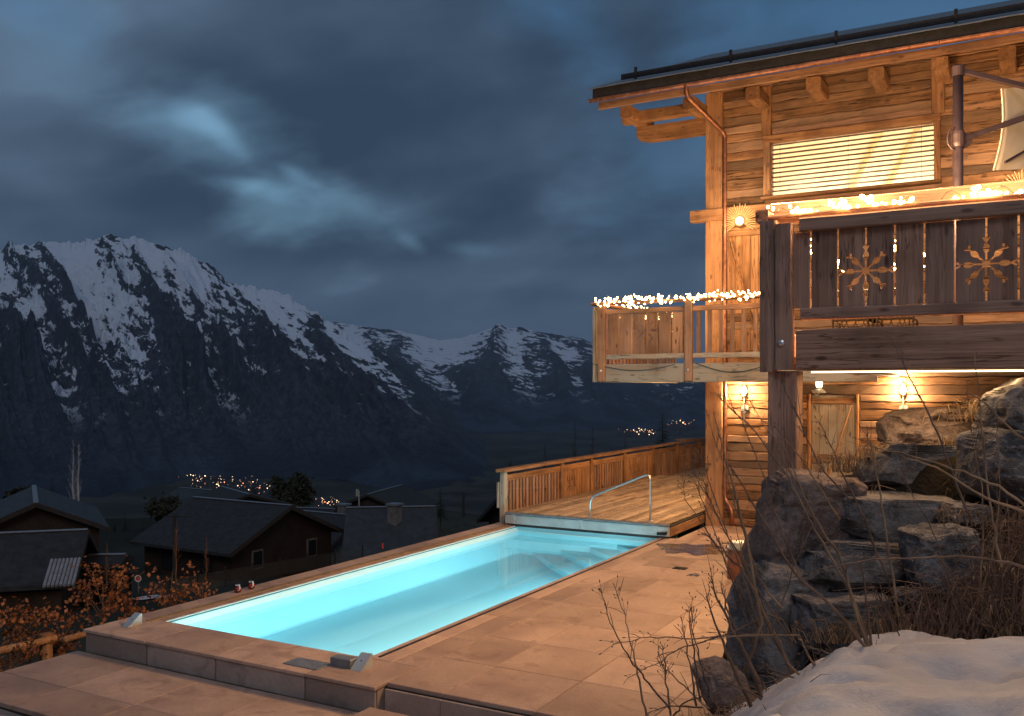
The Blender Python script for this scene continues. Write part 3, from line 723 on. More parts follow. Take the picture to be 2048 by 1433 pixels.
# gutter: open half pipe
gut = MB(); gpts = []
for i in range(2):
    X_ = (RX0-.05, RX1)[i]
    for q in range(9):
        a = math.pi*q/8; gut.v.append((X_, 19.36-.068*math.cos(a), 9.80-.075*math.sin(a)))
    for q in range(9):
        a = math.pi*q/8; gut.v.append((X_, 19.36-.060*math.cos(a), 9.80-.067*math.sin(a)))
for q in range(8): gut.f += [(q, q+1, 18+q+1, 18+q), (9+q, 27+q, 27+q+1, 9+q+1)]
gut.f += [(0, 18, 27, 9), (8, 17, 35, 26), tuple(range(9)), tuple(range(26, 17, -1))]
gut = gut.build('gutter', M['copper'], ch, smooth=False)
for x in (-8.2, -7.1, -5.72, -4.35, -2.95, -1.5, 0, 1.5): MB().tube([(x, 19.36-.071*math.cos(math.pi*q/8), 9.80-.078*math.sin(math.pi*q/8)) for q in range(9)], .012, 5).build('gutter_bracket', M['copper'], gut)
dp = bend([(-6.52, 19.36, 9.76), (-6.52, 19.36, 9.55), (-6.03, 20.62, 8.95), (-6.03, 20.62, .62), (-5.83, 20.50, .40), (-5.83, 20.50, .08)], .14)
MB().tube(dp, .048, 12).build('downpipe', M['copper'], ch, smooth=True)
for z in (8.2, 6.3, 4.2, 2.2, .9): MB().lathe([(.055, 0), (.055, .035)], (-6.03, 20.62, z), 12).build('pipe_clip', M['copper'], ch)
# rafter tails and purlins
for x in (-8.1, -6.62, -5.2, -3.93, -2.7, -1.53, -.36, .85, 2.1, 3.3):
    B('rafter_tail', (x, 19.85 if x > -8 else 19.8, 9.53), (x, 21.2, 9.56), .30, .27, M['beam_y'], ch, .008, 4, .03)
B('purlin', (-8.38, 20.35, 9.53), (-6.55, 20.35, 9.53), .26, .24, M['beam_x'], ch)
mb = MB().prism([(-8.17, FY-.12, 9.12), (-8.22, FY-.12, 9.22), (-8.22, FY-.12, 9.42), (-6.5, FY-.12, 9.42), (-6.5, FY-.12, 9.06), (-7.9, FY-.12, 9.06)], (0, .24, 0)); mb.build('console_beam', M['beam_x'], ch)
# shutter door at the small balcony, cellar door
def brace_door(name, x0, x1, z0, z1, flip, mz, mx_, y=FY-.02):
    n = max(3, int((x1-x0)/.17)); p = (x1-x0)/n
    d = MB().box(x0, x1, y, y+.03, z0, z1).build(name, mz, ch)
    for i in range(n): MB().beam((x0+p*(i+.5), y-.014, z0+.01), (x0+p*(i+.5), y-.014, z1-.01), p-.006, .026, .004, .002, 4).build('door_board', mz, d)
    for z in (z0+.12, z1-.12): B('ledge', (x0+.02, y-.045, z), (x1-.02, y-.045, z), .035, .13, mx_, d)
    a, c = (z0+.2, z1-.2) if flip else (z1-.2, z0+.2)
    B('brace', (x0+.06, y-.047, a), (x1-.06, y-.047, c), .035, .12, mx_, d, up=(0, 1, 0))
    return d
brace_door('shutter_door', -6.02, -5.14, 3.6, 6.80, False, M['beam_z'], M['beam_x'])
cd = brace_door('cellar_door', -4.16, -3.26, .1, 3.0, True, M['grey_z'], M['beam_x'])
for x in (-4.2, -3.2): B('door_frame', (x, FY-.05, .05), (x, FY-.05, 3.03), .06, .10, M['beam_z'], cd)

# small balcony wrapping the corner
BY, BX0, BX1 = 19.30, -8.62, -2.6
bal = MB().box(BX0+.1, BX1, BY+.12, FY+.02, 3.42, 3.50).build('balcony', M['soffit'], ch)
MB().box(BX0+.1, HX0+.0, FY+.02, 24.5, 3.42, 3.50).build('balcony_floor', M['soffit'], bal)
B('edge_beam', (BX0+.18, BY+.02, 3.495), (BX1, BY+.02, 3.495), .14, .41, M['grey_x'], bal, seg=14)
B('edge_beam', (BX0+.06, BY-.05, 3.495), (BX0+.06, 24.5, 3.495), .14, .41, M['grey_y'], bal, seg=14)
B('corner_board', (BX0-.03, BY-.02, 3.30), (BX0-.03, BY-.02, 5.0), .06, .20, M['grey_z'], bal)
for x in (BX0+.16, -6.42): B('post', (x, BY-.06, 3.32), (x, BY-.06, 5.05), .17, .15, M['grey_z'] if False else M['board_z'], bal, seg=8)
for x in (BX0+.16, -6.42): MB().lathe([(.028, 0), (.028, -.02), (.012, -.03)], (x, BY-.137, 3.55), 10, 'y').build('bolt', M['steel'], bal)
for (a, c) in ((BX0+.245, -6.505), (-6.335, -4.2)):
    B('upper_rail', (a, BY-.01, 4.885), (c, BY-.01, 4.885), .08, .11, M['board_x'], bal, seg=8)
    B('lower_rail', (a, BY-.01, 3.865), (c, BY-.01, 3.865), .08, .11, M['grey_x'], bal, seg=8)
B('handrail', (BX0-.1, BY+.0, 5.075), (-4.2, BY+.0, 5.075), .28, .05, M['board_x'], bal, seg=14)
B('handrail', (BX0+.05, BY+.15, 5.075), (BX0+.05, 24.5, 5.075), .26, .05, M['board_y'], bal, seg=14)
p = (8.375-6.505-.03)/6
for i in range(6):
    xa = -8.36+i*p; gap = .030
    o = MB().beam((xa+p/2, BY-.005, 3.925), (xa+p/2, BY-.005, 4.825), p-gap, .03, .004, 0, 1).build('balustrade_board', M['board_z'], bal)
    if i in (2, 3):
        xc = -8.36+3*p-.005; sh = flake_near(xc, 4.44, .30, BY-.2, BY+.2, xa+.01, xa+p-.01)
        carve(o, sh)
for i in range(9):
    x = -6.22+.245*i; B('baluster', (x, BY-.005, 3.92), (x, BY-.005, 4.83), .09, .035, M['board_z'], bal, .003, 2, .006)
for i in range(22):
    y = BY+.35+i*.23; B('baluster', (BX0+.06, y, 3.7), (BX0+.06, y, 4.9), .035, .12, M['board_z'], bal, .003, 2, .006)
B('upper_rail', (BX0+.06, BY+.15, 4.93), (BX0+.06, 24.5, 4.93), .08, .1, M['board_y'], bal)
# terrace on posts towards the slope
TY, TX0, TX1 = 10.50, -2.55, 5.0
ter = MB().box(TX0+.1, TX1, TY+.12, FY-.12, 3.45, 3.53).build('upper_terrace', M['soffit'], ch)
B('edge_beam', (TX0+.30, TY, 3.603), (TX1, TY, 3.603), .20, .445, M['dark_x'], ter, seg=16)
B('edge_beam', (TX0+.1, TY+.15, 3.60), (TX0+.1, FY-.2, 3.60), .18, .40, M['dark_y'], ter, seg=16)
B('corner_post', (TX0-.005, TY+.02, 3.36), (TX0-.005, TY+.02, 5.06), .18, .26, M['dark_z'], ter, seg=8)
B('corner_post', (TX0+.178, TY-.08, 3.38), (TX0+.178, TY-.08, 5.00), .185, .16, M['dark_z'], ter, seg=8)
MB().lathe([(.035, 0), (.035, -.02), (.015, -.03)], (TX0+.16, TY-.162, 3.68), 12, 'y').build('bolt', M['steel'], ter)
B('bearing_post', (TX0+.145, TY+.10, -.2), (TX0+.145, TY+.10, 3.37), .32, .32, M['dark_z'], ter, seg=12)
B('bottom_rail', (TX0+.34, TY, 4.0), (TX1, TY, 4.0), .10, .125, M['dark_x'], ter, seg=12)
B('top_rail', (TX0+.34, TY-.03, 4.985), (TX1, TY-.03, 4.985), .14, .15, M['dark_x'], ter, seg=14)
B('back_rail', (TX0-.08, TY+.42, 5.25), (TX1, TY+.42, 5.25), .16, .15, M['dark_x'], ter, seg=14)
B('rail_shelf', (TX0-.10, TY+.20, 5.115), (TX1, TY+.20, 5.115), .36, .05, M['dark_x'], ter, seg=14)
B('rail_end', (TX0-.10, TY+.02, 5.13), (TX0-.10, TY+.42, 5.13), .14, .14, M['dark_y'], ter)
bw = .2875
for i in range(16):
    xa = -2.39+i*bw
    w0 = bw-.020; xm = xa+bw/2
    if i == 0: w0 -= .09; xm += .045
    o = MB().beam((xm, TY, 4.064), (xm, TY, 4.905), w0, .035, .004, 0, 1).build('parapet_board', M['dark_z'], ter)
    for fc in (3, 7, 11):
        if i in (fc-1, fc):
            carve(o, flake_near(-2.39+fc*bw, 4.44, .275, TY-.2, TY+.2, xa+.014, xa+bw-.014))
# lit strip under the terrace edge
M['strip'] = glow('warm_light_strip', (1.0, .74, .40), 5)
MB().box(TX0+.42, TX1, TY+.14, TY+.19, 3.350, 3.368).build('light_strip', M['strip'], ter)
for i in range(3):
    d = bpy.data.lights.new('strip_light', 'AREA'); d.shape = 'RECTANGLE'; d.size = 1.8; d.size_y = .05; d.energy = 22; d.color = WARM
    o = bpy.data.objects.new('strip_light', d); COL.objects.link(o); place(o, (-1.0+2*i, TY+.2, 3.345), ter)
# corner jamb with log ends behind the bearing post
B('log_jamb', (-4.45, FY-.25, 0), (-4.45, FY-.25, 3.4), .10, .4, M['beam_z'], ch)
# ------------------------------------------------------------------ lamps
def wall_lamp(x, zb, label):
    t_ = thing('wall_lamp', (x, FY-.06, zb-.8), label, 'lamp', 'torch lamps on the cellar wall')
    y = FY-.13
    MB().tube([(x, y, zb-.75), (x, y, zb-.08)], .016, 8).build('rod', M['zinc'], t_)
    MB().lathe([(.001, -.05), (.085, -.04), (.10, 0), (.085, .02)], (x, FY-.05, zb-.38), 14, 'y').build('wall_plate', M['zinc'], t_)
    MB().lathe([(.02, -.12), (.05, -.08), (.065, -.03), (.06, -.02)], (x, y, zb), 12).build('cup', M['zinc'], t_)
    MB().lathe([(.03, -.06), (.06, -.01), (.065, .04), (.045, .10), (.012, .15)], (x, y, zb), 14).build('bulb', M['lampglass'], t_, smooth=True)
    lamp('lamp_light', (x, y-.10, zb+.03), LAMP_W, WARM, .07, t_)
LAMP_W = 240
wall_lamp(-5.62, 3.06, 'torch-shaped wall lamp on the timber wall left of the dark bearing post')
wall_lamp(-2.29, 3.10, 'torch-shaped wall lamp on the cellar wall right of the braced door')
def assumed_side_lamp(y, label):  # unseen lamps assumed from the lit deck, added to brighten it
    x = HX0-.11; zb = 3.02
    t_ = thing('wall_lamp', (x, y, zb-.8), label, 'lamp', 'torch lamps on the cellar wall')
    MB().tube([(x, y, zb-.75), (x, y, zb-.08)], .016, 8).build('rod', M['zinc'], t_)
    MB().lathe([(.02, -.12), (.05, -.08), (.065, -.03), (.06, -.02)], (x, y, zb), 12).build('cup', M['zinc'], t_)
    MB().lathe([(.03, -.06), (.06, -.01), (.065, .04), (.045, .10), (.012, .15)], (x, y, zb), 14).build('bulb', M['lampglass'], t_, smooth=True)
    lamp('lamp_light', (x-.12, y, zb), 340, WARM, .07, t_)
assumed_side_lamp(22.4, 'assumed unseen torch lamp on the valley-side wall lighting the near half of the pool deck')  # assumed lamp out of view, added to light the near deck
assumed_side_lamp(27.0, 'assumed unseen torch lamp on the valley-side wall lighting the far half of the pool deck')  # second assumed lamp, also unseen, added for the far deck
ln = thing('lantern', (-3.93, 20.45, 3.0), 'pale metal lantern with domed cap on the wall above the cellar door', 'lamp')
c0 = (-3.93, 20.45, 3.28)
MB().lathe([(.02, .20), (.03, .17), (.12, .11), (.13, .095)], c0, 12).build('cap', M['alu'], ln)
MB().lathe([(.055, -.10), (.075, .09)], c0, 8).build('glass', M['lampglass'], ln)
for k in range(4): MB().tube([(c0[0]+.07*math.cos(k*1.57+.7), c0[1]+.07*math.sin(k*1.57+.7), c0[2]-.11), (c0[0]+.10*math.cos(k*1.57+.7), c0[1]+.10*math.sin(k*1.57+.7), c0[2]+.1)], .007, 5).build('cage_bar', M['alu'], ln)
MB().lathe([(.15, -.22), (.10, -.16), (.05, -.12), (.06, -.10)], c0, 12).build('base', M['alu'], ln)
MB().tube([(-3.93, 20.45, 3.06), (-4.0, 20.5, 3.0), (-4.12, 20.7, 3.1), (-4.12, 20.82, 3.1)], .014, 6).build('bracket', M['alu'], ln)
def sunburst(x, z, label, watts):
    t_ = thing('sunburst_lamp', (x, FY-.22, z), label, 'lamp', 'round sunburst lamps on the facade')
    y = FY-.24
    for k in range(27):
        a = R(-35+250*k/26); r1 = .40 if k % 2 else .36
        MB().beam((x+.13*math.cos(a), y+.01, z+.13*math.sin(a)), (x+r1*math.cos(a), y+.01, z+r1*math.sin(a)), .014, .02, .004, up=(0, 1, 0)).build('ray', M['rayw'], t_)
    MB().lathe([(.12, .0), (.12, .03), (.095, .035)], (x, y-.01, z), 20, 'y').build('ring', M['beam_x'], t_)
    MB().lathe([(.09, .02), (.085, -.03), (.05, -.06), (.01, -.07)], (x, y, z), 16, 'y').build('bulb', M['lampglass'], t_, smooth=True)
    lamp('lamp_light', (x, y-.75, z), watts, WARM, .08, t_)
sunburst(-5.69, 6.93, 'round sunburst wall lamp with radiating rays above the braced shutter door', 100)
sunburst(-.12, 7.05, 'round sunburst wall lamp with radiating rays beside the parasol at right edge', 130)

# ------------------------------------------------------------------ fairy lights
BULB = None
def string(name, label, pts, wire, lights, watts, r=.011, up=.0):
    global BULB
    t_ = thing(name, wire[0], label, 'string lights', 'strings of warm fairy lights')
    MB().tube(wire, .004, 4).build('cable', M['rubber'], t_)
    for p in pts:
        if BULB is None:
            mb = MB().lathe([(.002, -1.0), (.7, -.72), (1.0, 0), (.7, .72), (.002, 1.0)], (0, 0, 0), 8)
            mb.v = [(a*.011, b_*.011, c*.011) for a, b_, c in mb.v]
            o = mb.build('bulb', M['bulb'], t_, keep_origin=(0, 0, 0), smooth=True); place(o, p, t_); BULB = o
        else: o = inst(BULB, p, t_)
        k = r/.011*random.choice((.8, 1, 1, 1.35)); o.scale = (k, k, k)
    for p in lights: lamp('string_fill_light', p, watts, (1.0, .60, .27), .12, t_)  # added fill lamps near the string, in place of the bulbs' own emission
rnd = random.Random(11)
# wound along the small balcony rail
pts = []; wire = []; n = 190
for i in range(n):
    s_ = i/(n-1); x = BX0-.08+(-4.25-BX0)*s_; a = s_*2*math.pi*15
    wire.append((x, BY+.0+.15*math.cos(a), 5.12+.045+.05*math.sin(a)))
for i in range(205):
    x = BX0-.06+(-4.27-BX0)*rnd.random(); pts.append((x, BY+rnd.uniform(-.15, .13), 5.113+abs(rnd.gauss(0, .055))))
for i in range(75): pts.append((rnd.uniform(BX0, -4.3), BY-.155, rnd.uniform(5.0, 5.12)))
for (x, z0, z1, n) in ((-7.44, 4.68, 4.80, 4), (-7.13, 4.55, 4.80, 5), (-6.82, 4.3, 4.75, 7), (-8.05, 4.72, 4.8, 1)):
    for i in range(n): pts.append((x+rnd.uniform(-.008, .008), BY+.06, rnd.uniform(z0, z1)))
string('fairy_lights', 'dense fairy lights wound along the handrail of the small left balcony', pts, wire, [(-8.3, BY-.05, 5.32), (-7.0, BY-.05, 5.32), (-5.6, BY-.05, 5.32), (-7.5, BY+.75, 4.5)], 55, .016)  # last lamp stands inside the balcony away from bulbs, added to brighten it
# side rail of the small balcony
wire = [(BX0+.05+.12*math.cos(i*.9), BY+.4+i*.07, 5.16+.05*math.sin(i*.9)) for i in range(66)]
string('fairy_lights', 'fairy lights on the balcony side rail seen through the balusters', [(w[0]+rnd.gauss(0, .02), w[1], w[2]) for w in wire], wire, [(BX0+.1, 21.2, 5.4)], 60, .017)
# clusters on the near parapet
clus = [(1540,420,4),(1590,423,9),(1604,438,8),(1600,452,6),(1627,437,9),(1660,411,6),(1672,406,5),(1693,409,6),(1688,430,5),(1703,440,5),(1738,402,8),(1744,410,7),(1757,421,8),(1764,436,6),(1788,431,8),(1800,430,5),(1722,433,4),(1808,401,4),(1826,398,3),(1905,420,8),(1917,426,6),(1938,416,6),(1950,385,8),(1968,390,10),(1978,382,7),(1992,396,9),(1985,408,5),(1960,404,6),(2008,405,5),(2030,412,6)]
pts = []
for (px, py, n) in clus:
    for k in range(max(2, int(n*.8))):
        p = atY(px+rnd.gauss(0, 7), py+rnd.gauss(0, 6), TY+rnd.uniform(-.05, .30)); p.z = max(p.z, 5.15); pts.append(tuple(p))
for i in range(26): pts.append((rnd.uniform(0.1, 4), TY+rnd.uniform(0, .3), 5.17+rnd.random()*.12))
wire = [(-2.6+i*.05, TY+.15+.12*math.sin(i*1.3), 5.18+.05*math.sin(i*.7)) for i in range(130)]
string('fairy_lights', 'loose clusters of fairy lights along the near terrace parapet', pts, wire, [(-2.55, TY+.60, 5.50), (-2.0, TY+.64, 5.45), (-1.4, TY+.64, 5.45), (-.9, TY+.64, 5.45)], 300, .019)
for x in (-2.2, -1.2, -.2): lamp('string_fill_light', (x, TY+.02, 5.95), 150, (1.0, .56, .25), .12, bpy.data.objects['fairy_lights.002'])  # added fill floating above the rail where no bulb hangs, warms the snow
for y in (TY+.5, TY+1.1): lamp('string_fill_light', (TX0-.05, y, 5.5), 620, (1.0, .58, .26), .12, bpy.data.objects['fairy_lights.002'])  # added fill past the parapet end, no bulbs there, to brighten the paving
pts = []
for (px, y0, y1, n) in ((1591, 470, 492, 3), (1620, 478, 515, 6), (1676, 515, 556, 5), (1688, 538, 545, 2), (1790, 470, 505, 8), (1789, 520, 552, 5), (1849, 505, 545, 4)):
    for k in range(n): pts.append(tuple(atY(px+rnd.uniform(-1.5, 1.5), rnd.uniform(y0, y1), TY+.12)))
wire = []
for px in (1590, 1620, 1676, 1790, 1849): wire += [tuple(atY(px-6, 462, TY+.12)), tuple(atY(px, 520+rnd.uniform(-10, 30), TY+.12)), tuple(atY(px+6, 462, TY+.12))]
string('fairy_lights', 'short loops of fairy lights hanging behind the near parapet boards', pts, wire, [], 0, .011)
# sagging black cable on the small balcony beam
cp = [(BX0-.05, BY-.16, 3.72)]+[(BX0+.1+i*.12, BY-.10, 3.68-.13*math.sin(math.pi*i/15)) for i in range(16)]
MB().tube(cp, .008, 5).build('power_cable', M['rubber'], label='thin black cable sagging across the beam of the small balcony at its left end', cat='cable')
cp = [(-6.25+i*.11, BY-.10, 3.70-.20*math.sin(math.pi*i/15)) for i in range(16)]
MB().tube(cp, .008, 5).build('power_cable', M['rubber'], label='thin black cable sagging across the balcony beam right of its middle post', cat='cable')

# ------------------------------------------------------------------ parasol on the upper terrace
pd = 11.6
P0 = at(1916, 390, pd); pb = (P0.x, P0.y, 3.53)
par = thing('parasol', pb, 'cream cantilever parasol with brown pole tilted down beyond the near parapet', 'parasol')
ztop = at(1916, 134, pd).z
MB().lathe([(.32, 0), (.32, .05), (.09, .09), (.062, .12)], pb, 16).build('base', M['darkmetal'], par)
MB().tube([(pb[0], pb[1], 3.55), (pb[0], pb[1], ztop)], .062, 16).build('pole', M['mauve'], par, smooth=True)
MB().lathe([(.072, -.12), (.075, 0), (.05, .02)], (pb[0], pb[1], ztop), 16).build('pole_cap', M['mauve'], par)
hub = at(2170, 170, pd); 
MB().beam((pb[0]+.04, pb[1], ztop-.06), at(2180, 205, pd), .05, .07, .01).build('arm', M['mauve'], par)
MB().beam(at(1925, 279, pd), at(2180, 190, pd), .045, .07, .01).build('strut', M['mauve'], par)
mb = MB(); c0 = at(1916, 279, pd)
mb.lathe([(.072, -.10), (.080, -.06), (.080, .06), (.072, .10)], tuple(c0), 16); mb.build('slide_collar', M['mauve'], par)
hpts = [at(1908+dx, 279+dy, pd-.03) for dx, dy in ((0, -22), (-9, -18), (-13, -4), (-12, 10), (-4, 20), (2, 22))]
MB().tube(bend([tuple(p) for p in hpts], .01, 2), .012, 8).build('crank_handle', M['mauve'], par)
MB().prism([tuple(at(x, y, pd)) for x, y in ((1922, 262), (1938, 270), (1946, 279), (1940, 290), (1922, 300))], (0, .03, 0)).build('bracket', M['mauve'], par)
# hanging canopy: folded four-sided sheet seen from its edge
A, B_, C_, D_ = at(2003, 178, pd), at(2150, 165, pd+.5), at(2160, 335, pd+.5), at(1987, 341, pd)
mb = MB(); n = 14
for side_ in (0, 1):
    for i in range(n+1):
        for j in range(n+1):
            u, w = i/n, j/n
            p = (A.lerp(B_, u)).lerp(D_.lerp(C_, u), w)
            bow = math.sin(math.pi*w)*.06*(1-u); p = p+Vector((.87, .49, 0))*bow + Vector((0, 1, 0))*(.10*math.sin(math.pi*u)*math.sin(math.pi*w)+side_*.006)
            mb.v.append(tuple(p))
k = (n+1)*(n+1)
for i in range(n):
    for j in range(n):
        a = i*(n+1)+j; mb.f.append((a, a+1, a+n+2, a+n+1)); mb.f.append((k+a, k+a+n+1, k+a+n+2, k+a+1))
for j in range(n):
    mb.f.append((j, k+j, k+j+1, j+1))
can = mb.build('canopy', M['canvas'], par, smooth=True, fix=False)
MB().tube([A.lerp(D_, i/12)+Vector((.87, .49, 0))*(math.sin(math.pi*i/12)*.06) for i in range(13)], .012, 6).build('hem', M['canvas'], can)
MB().beam(at(2010, 325, pd-.02), at(2160, 240, pd+.40), .03, .03, .006).build('rib', M['mauve'], par)

# furniture glimpsed on the upper terrace behind the parapet
def lattice_chair(px, label):
    p = atY(px, 660, TY+.9); t_ = thing('garden_chair', (p.x, p.y, 3.53), label, 'chair', 'dark lattice chairs on the upper terrace')
    w = .24
    for sx in (-1, 1):
        MB().tube([(p.x+sx*w, p.y-.2, 3.53), (p.x+sx*w, p.y-.2, 4.30)], .014, 6).build('leg', M['darkmetal'], t_)
        MB().tube([(p.x+sx*w, p.y+.22, 3.53), (p.x+sx*w, p.y+.22, 3.96)], .014, 6).build('leg', M['darkmetal'], t_)
    MB().box(p.x-w, p.x+w, p.y-.2, p.y+.24, 3.95, 3.975).build('seat', M['darkmetal'], t_)
    mb = MB()
    for i in range(-3, 6):
        for sg in (-1, 1):
            x0 = p.x-w+i*.1; mb.tube([(max(p.x-w, min(p.x+w, x0 if sg > 0 else x0+.3)), p.y-.2, 3.62), (max(p.x-w, min(p.x+w, x0+.3 if sg > 0 else x0)), p.y-.2, 4.25)], .006, 4)
    mb.build('lattice_back', M['darkmetal'], t_); MB().tube([(p.x-w, p.y-.2, 4.3), (p.x+w, p.y-.2, 4.3)], .014, 6).build('top_bar', M['darkmetal'], t_)
lattice_chair(1715, 'dark lattice-backed chair behind the near parapet below the first snowflake cutout')
lattice_chair(1785, 'dark lattice-backed chair behind the near parapet right of the first snowflake cutout')
for i, px in enumerate((1870, 1896)):
    p = atY(px, 655, TY+.8)
    t_ = thing('wooden_crate', (p.x, p.y, 3.53), ('left', 'right')[i]+' one of two pale wooden boxes glimpsed under the parapet boards', 'crate')
    for k in range(3): MB().box(p.x-.075, p.x+.075, p.y-.1, p.y+.1, 3.531+.11*k, 3.635+.11*k).build('slat_row', M['board_x'], t_)
# ------------------------------------------------------------------ right-hand slope, boulders, snow
SX = [-3.7, -3.05, -2.6, -2.25, -1.7, -1.14, -.04, 2, 5, 9, 16]; S1 = [-.9, -.5, -.05, .20, .62, 1.02, 1.16, 1.5, 2.2, 3.6, 6]
SX2 = [-3.7, -3.2, -2.85, -2.5, -2, -1, 0, 3, 6, 16]; S2 = [-.9, -.6, 1.2, 1.85, 2.1, 2.40, 2.75, 2.95, 3.0, 5]
def slope_z(x, y):
    a = np.interp(x, SX, S1)+(8.2-np.minimum(y, 8.2))*np.where(x < -1.2, np.clip((x+2.8)*.08, 0, .115), .115); b_ = np.interp(x, SX2, S2)
    f = np.clip((y-9.6)/1.0, 0, 1); f = f*f*(3-2*f)
    z = a*(1-f)+b_*f
    g = np.clip((y-12.2)/1.6, 0, 1); z = z*(1-g)+np.minimum(z, -.4)*g*1.0
    return z+fbm(x*.9, y*.9, 4)*.07
gx = np.linspace(-3.7, 16, 130); gy = np.linspace(-12, 14.2, 150); XX, YY = np.meshgrid(gx, gy, indexing='ij')
ZZ = slope_z(XX, YY)
M['soil'] = groundmat('dark_soil', ((.022, .017, .012), (.050, .038, .024), (.012, .010, .008)), .8, .9)
sheet('slope', np.stack([XX, YY, ZZ], -1), M['soil'], kind='structure')
# snow bank
xs_ = np.linspace(-2.75, 9, 230); ys_ = np.linspace(-8, 9.0, 240); XX, YY = np.meshgrid(xs_, ys_, indexing='ij')
edge = 8.48+.22*fbm(XX*1.1+3, XX*0, 4)+np.clip(XX+.7, 0, .7)*-.05
left = -2.52+.16*fbm(YY*1.3, YY*0+9, 4)+np.clip(7.2-YY, 0, 3)*.12
th = np.clip((edge-YY)/.5, -.6, 1); th2 = np.clip((XX-left)/.45, -.6, 1); tk = np.minimum(th, th2); tk = np.where(tk > 0, np.sqrt(np.clip(tk, 0, 1)), tk*1.2)
ZZ = slope_z(XX, YY)+.16*tk-.03+fbm(XX*1.6+4, YY*1.6, 5, .55)*.07+fbm(XX*7, YY*7, 3)*.012+fbm(XX*.6, YY*.6+7, 3)*.08-np.clip(ridged(XX*.8, YY*.8+2, 3)-.9, 0, 1)*.14
m, t, b = newmat('old_snow'); v = t.n('ShaderNodeTexCoord').outputs['Object']
nn = t.noise(v, 1.6, 6, .6); f = t.noise(v, 30, 5, .7)
c = t.mix(t.step(nn, .35, .7), (.50, .47, .47), (.62, .60, .60)); c = t.mix(t.step(f, .62, .75, 0, .45), c, (.40, .34, .31))
sp = t.n('ShaderNodeTexVoronoi'); t.l(v, sp.inputs['Vector']); sp.inputs['Scale'].default_value = 9
c = t.mix(t.step(sp.outputs['Distance'], .07, .02, 0, .7), c, (.20, .15, .12))
t.l(c, b.inputs['Base Color']); b.inputs['Roughness'].default_value = .75; b.inputs['Subsurface Weight'].default_value = 0.0
bump(t, b, t.math('ADD', f, t.math('MULTIPLY', nn, 2)), .4, .03)
M['snow'] = m
sheet('snow_bank', np.stack([XX, YY, ZZ], -1), M['snow'], kind='structure')
def snow_z(x, y): return float(slope_z(np.array([x]), np.array([y]))[0])+.12

def rockmat(name, c1, c2, streak, light):
    m, t, b = newmat(name); v, rnd_ = objco(t, 40)
    n = t.noise(v, 2.2, 5, .66); f = t.noise(v, 12, 4, .7); w = t.noise(t.mapping(v, scale=(3, 3, 5), rot=(.3, .2, .1)), 1, 5, .7, .6)
    c = t.mix(t.step(n, .35, .66), c1, c2)
    c = t.mix(t.math('MULTIPLY', t.step(t.math('ABSOLUTE', t.math('SUBTRACT', w, .5)), .03, .006), .35), c, streak)
    c = t.mix(t.step(t.noise(v, .9, 5, .6, .5), .60, .66, 0, light), c, (.52, .48, .45))
    c = t.mix(t.step(f, .55, .75, 0, .7), c, tuple(x*.4 for x in c1))
    t.l(c, b.inputs['Base Color']); b.inputs['Roughness'].default_value = .95; b.inputs['Specular IOR Level'].default_value = .12
    bump(t, b, t.math('ADD', t.math('MULTIPLY', f, 1.0), n), .8, .05)
    return m
M['rock'] = rockmat('slate_boulder', (.085, .078, .078), (.22, .20, .192), (.36, .34, .33), .35)
M['rockw'] = rockmat('limestone_boulder', (.07, .07, .075), (.17, .16, .16), (.42, .40, .38), .9)
M['rockr'] = rockmat('reddish_boulder', (.11, .08, .072), (.25, .19, .165), (.32, .25, .23), .1)
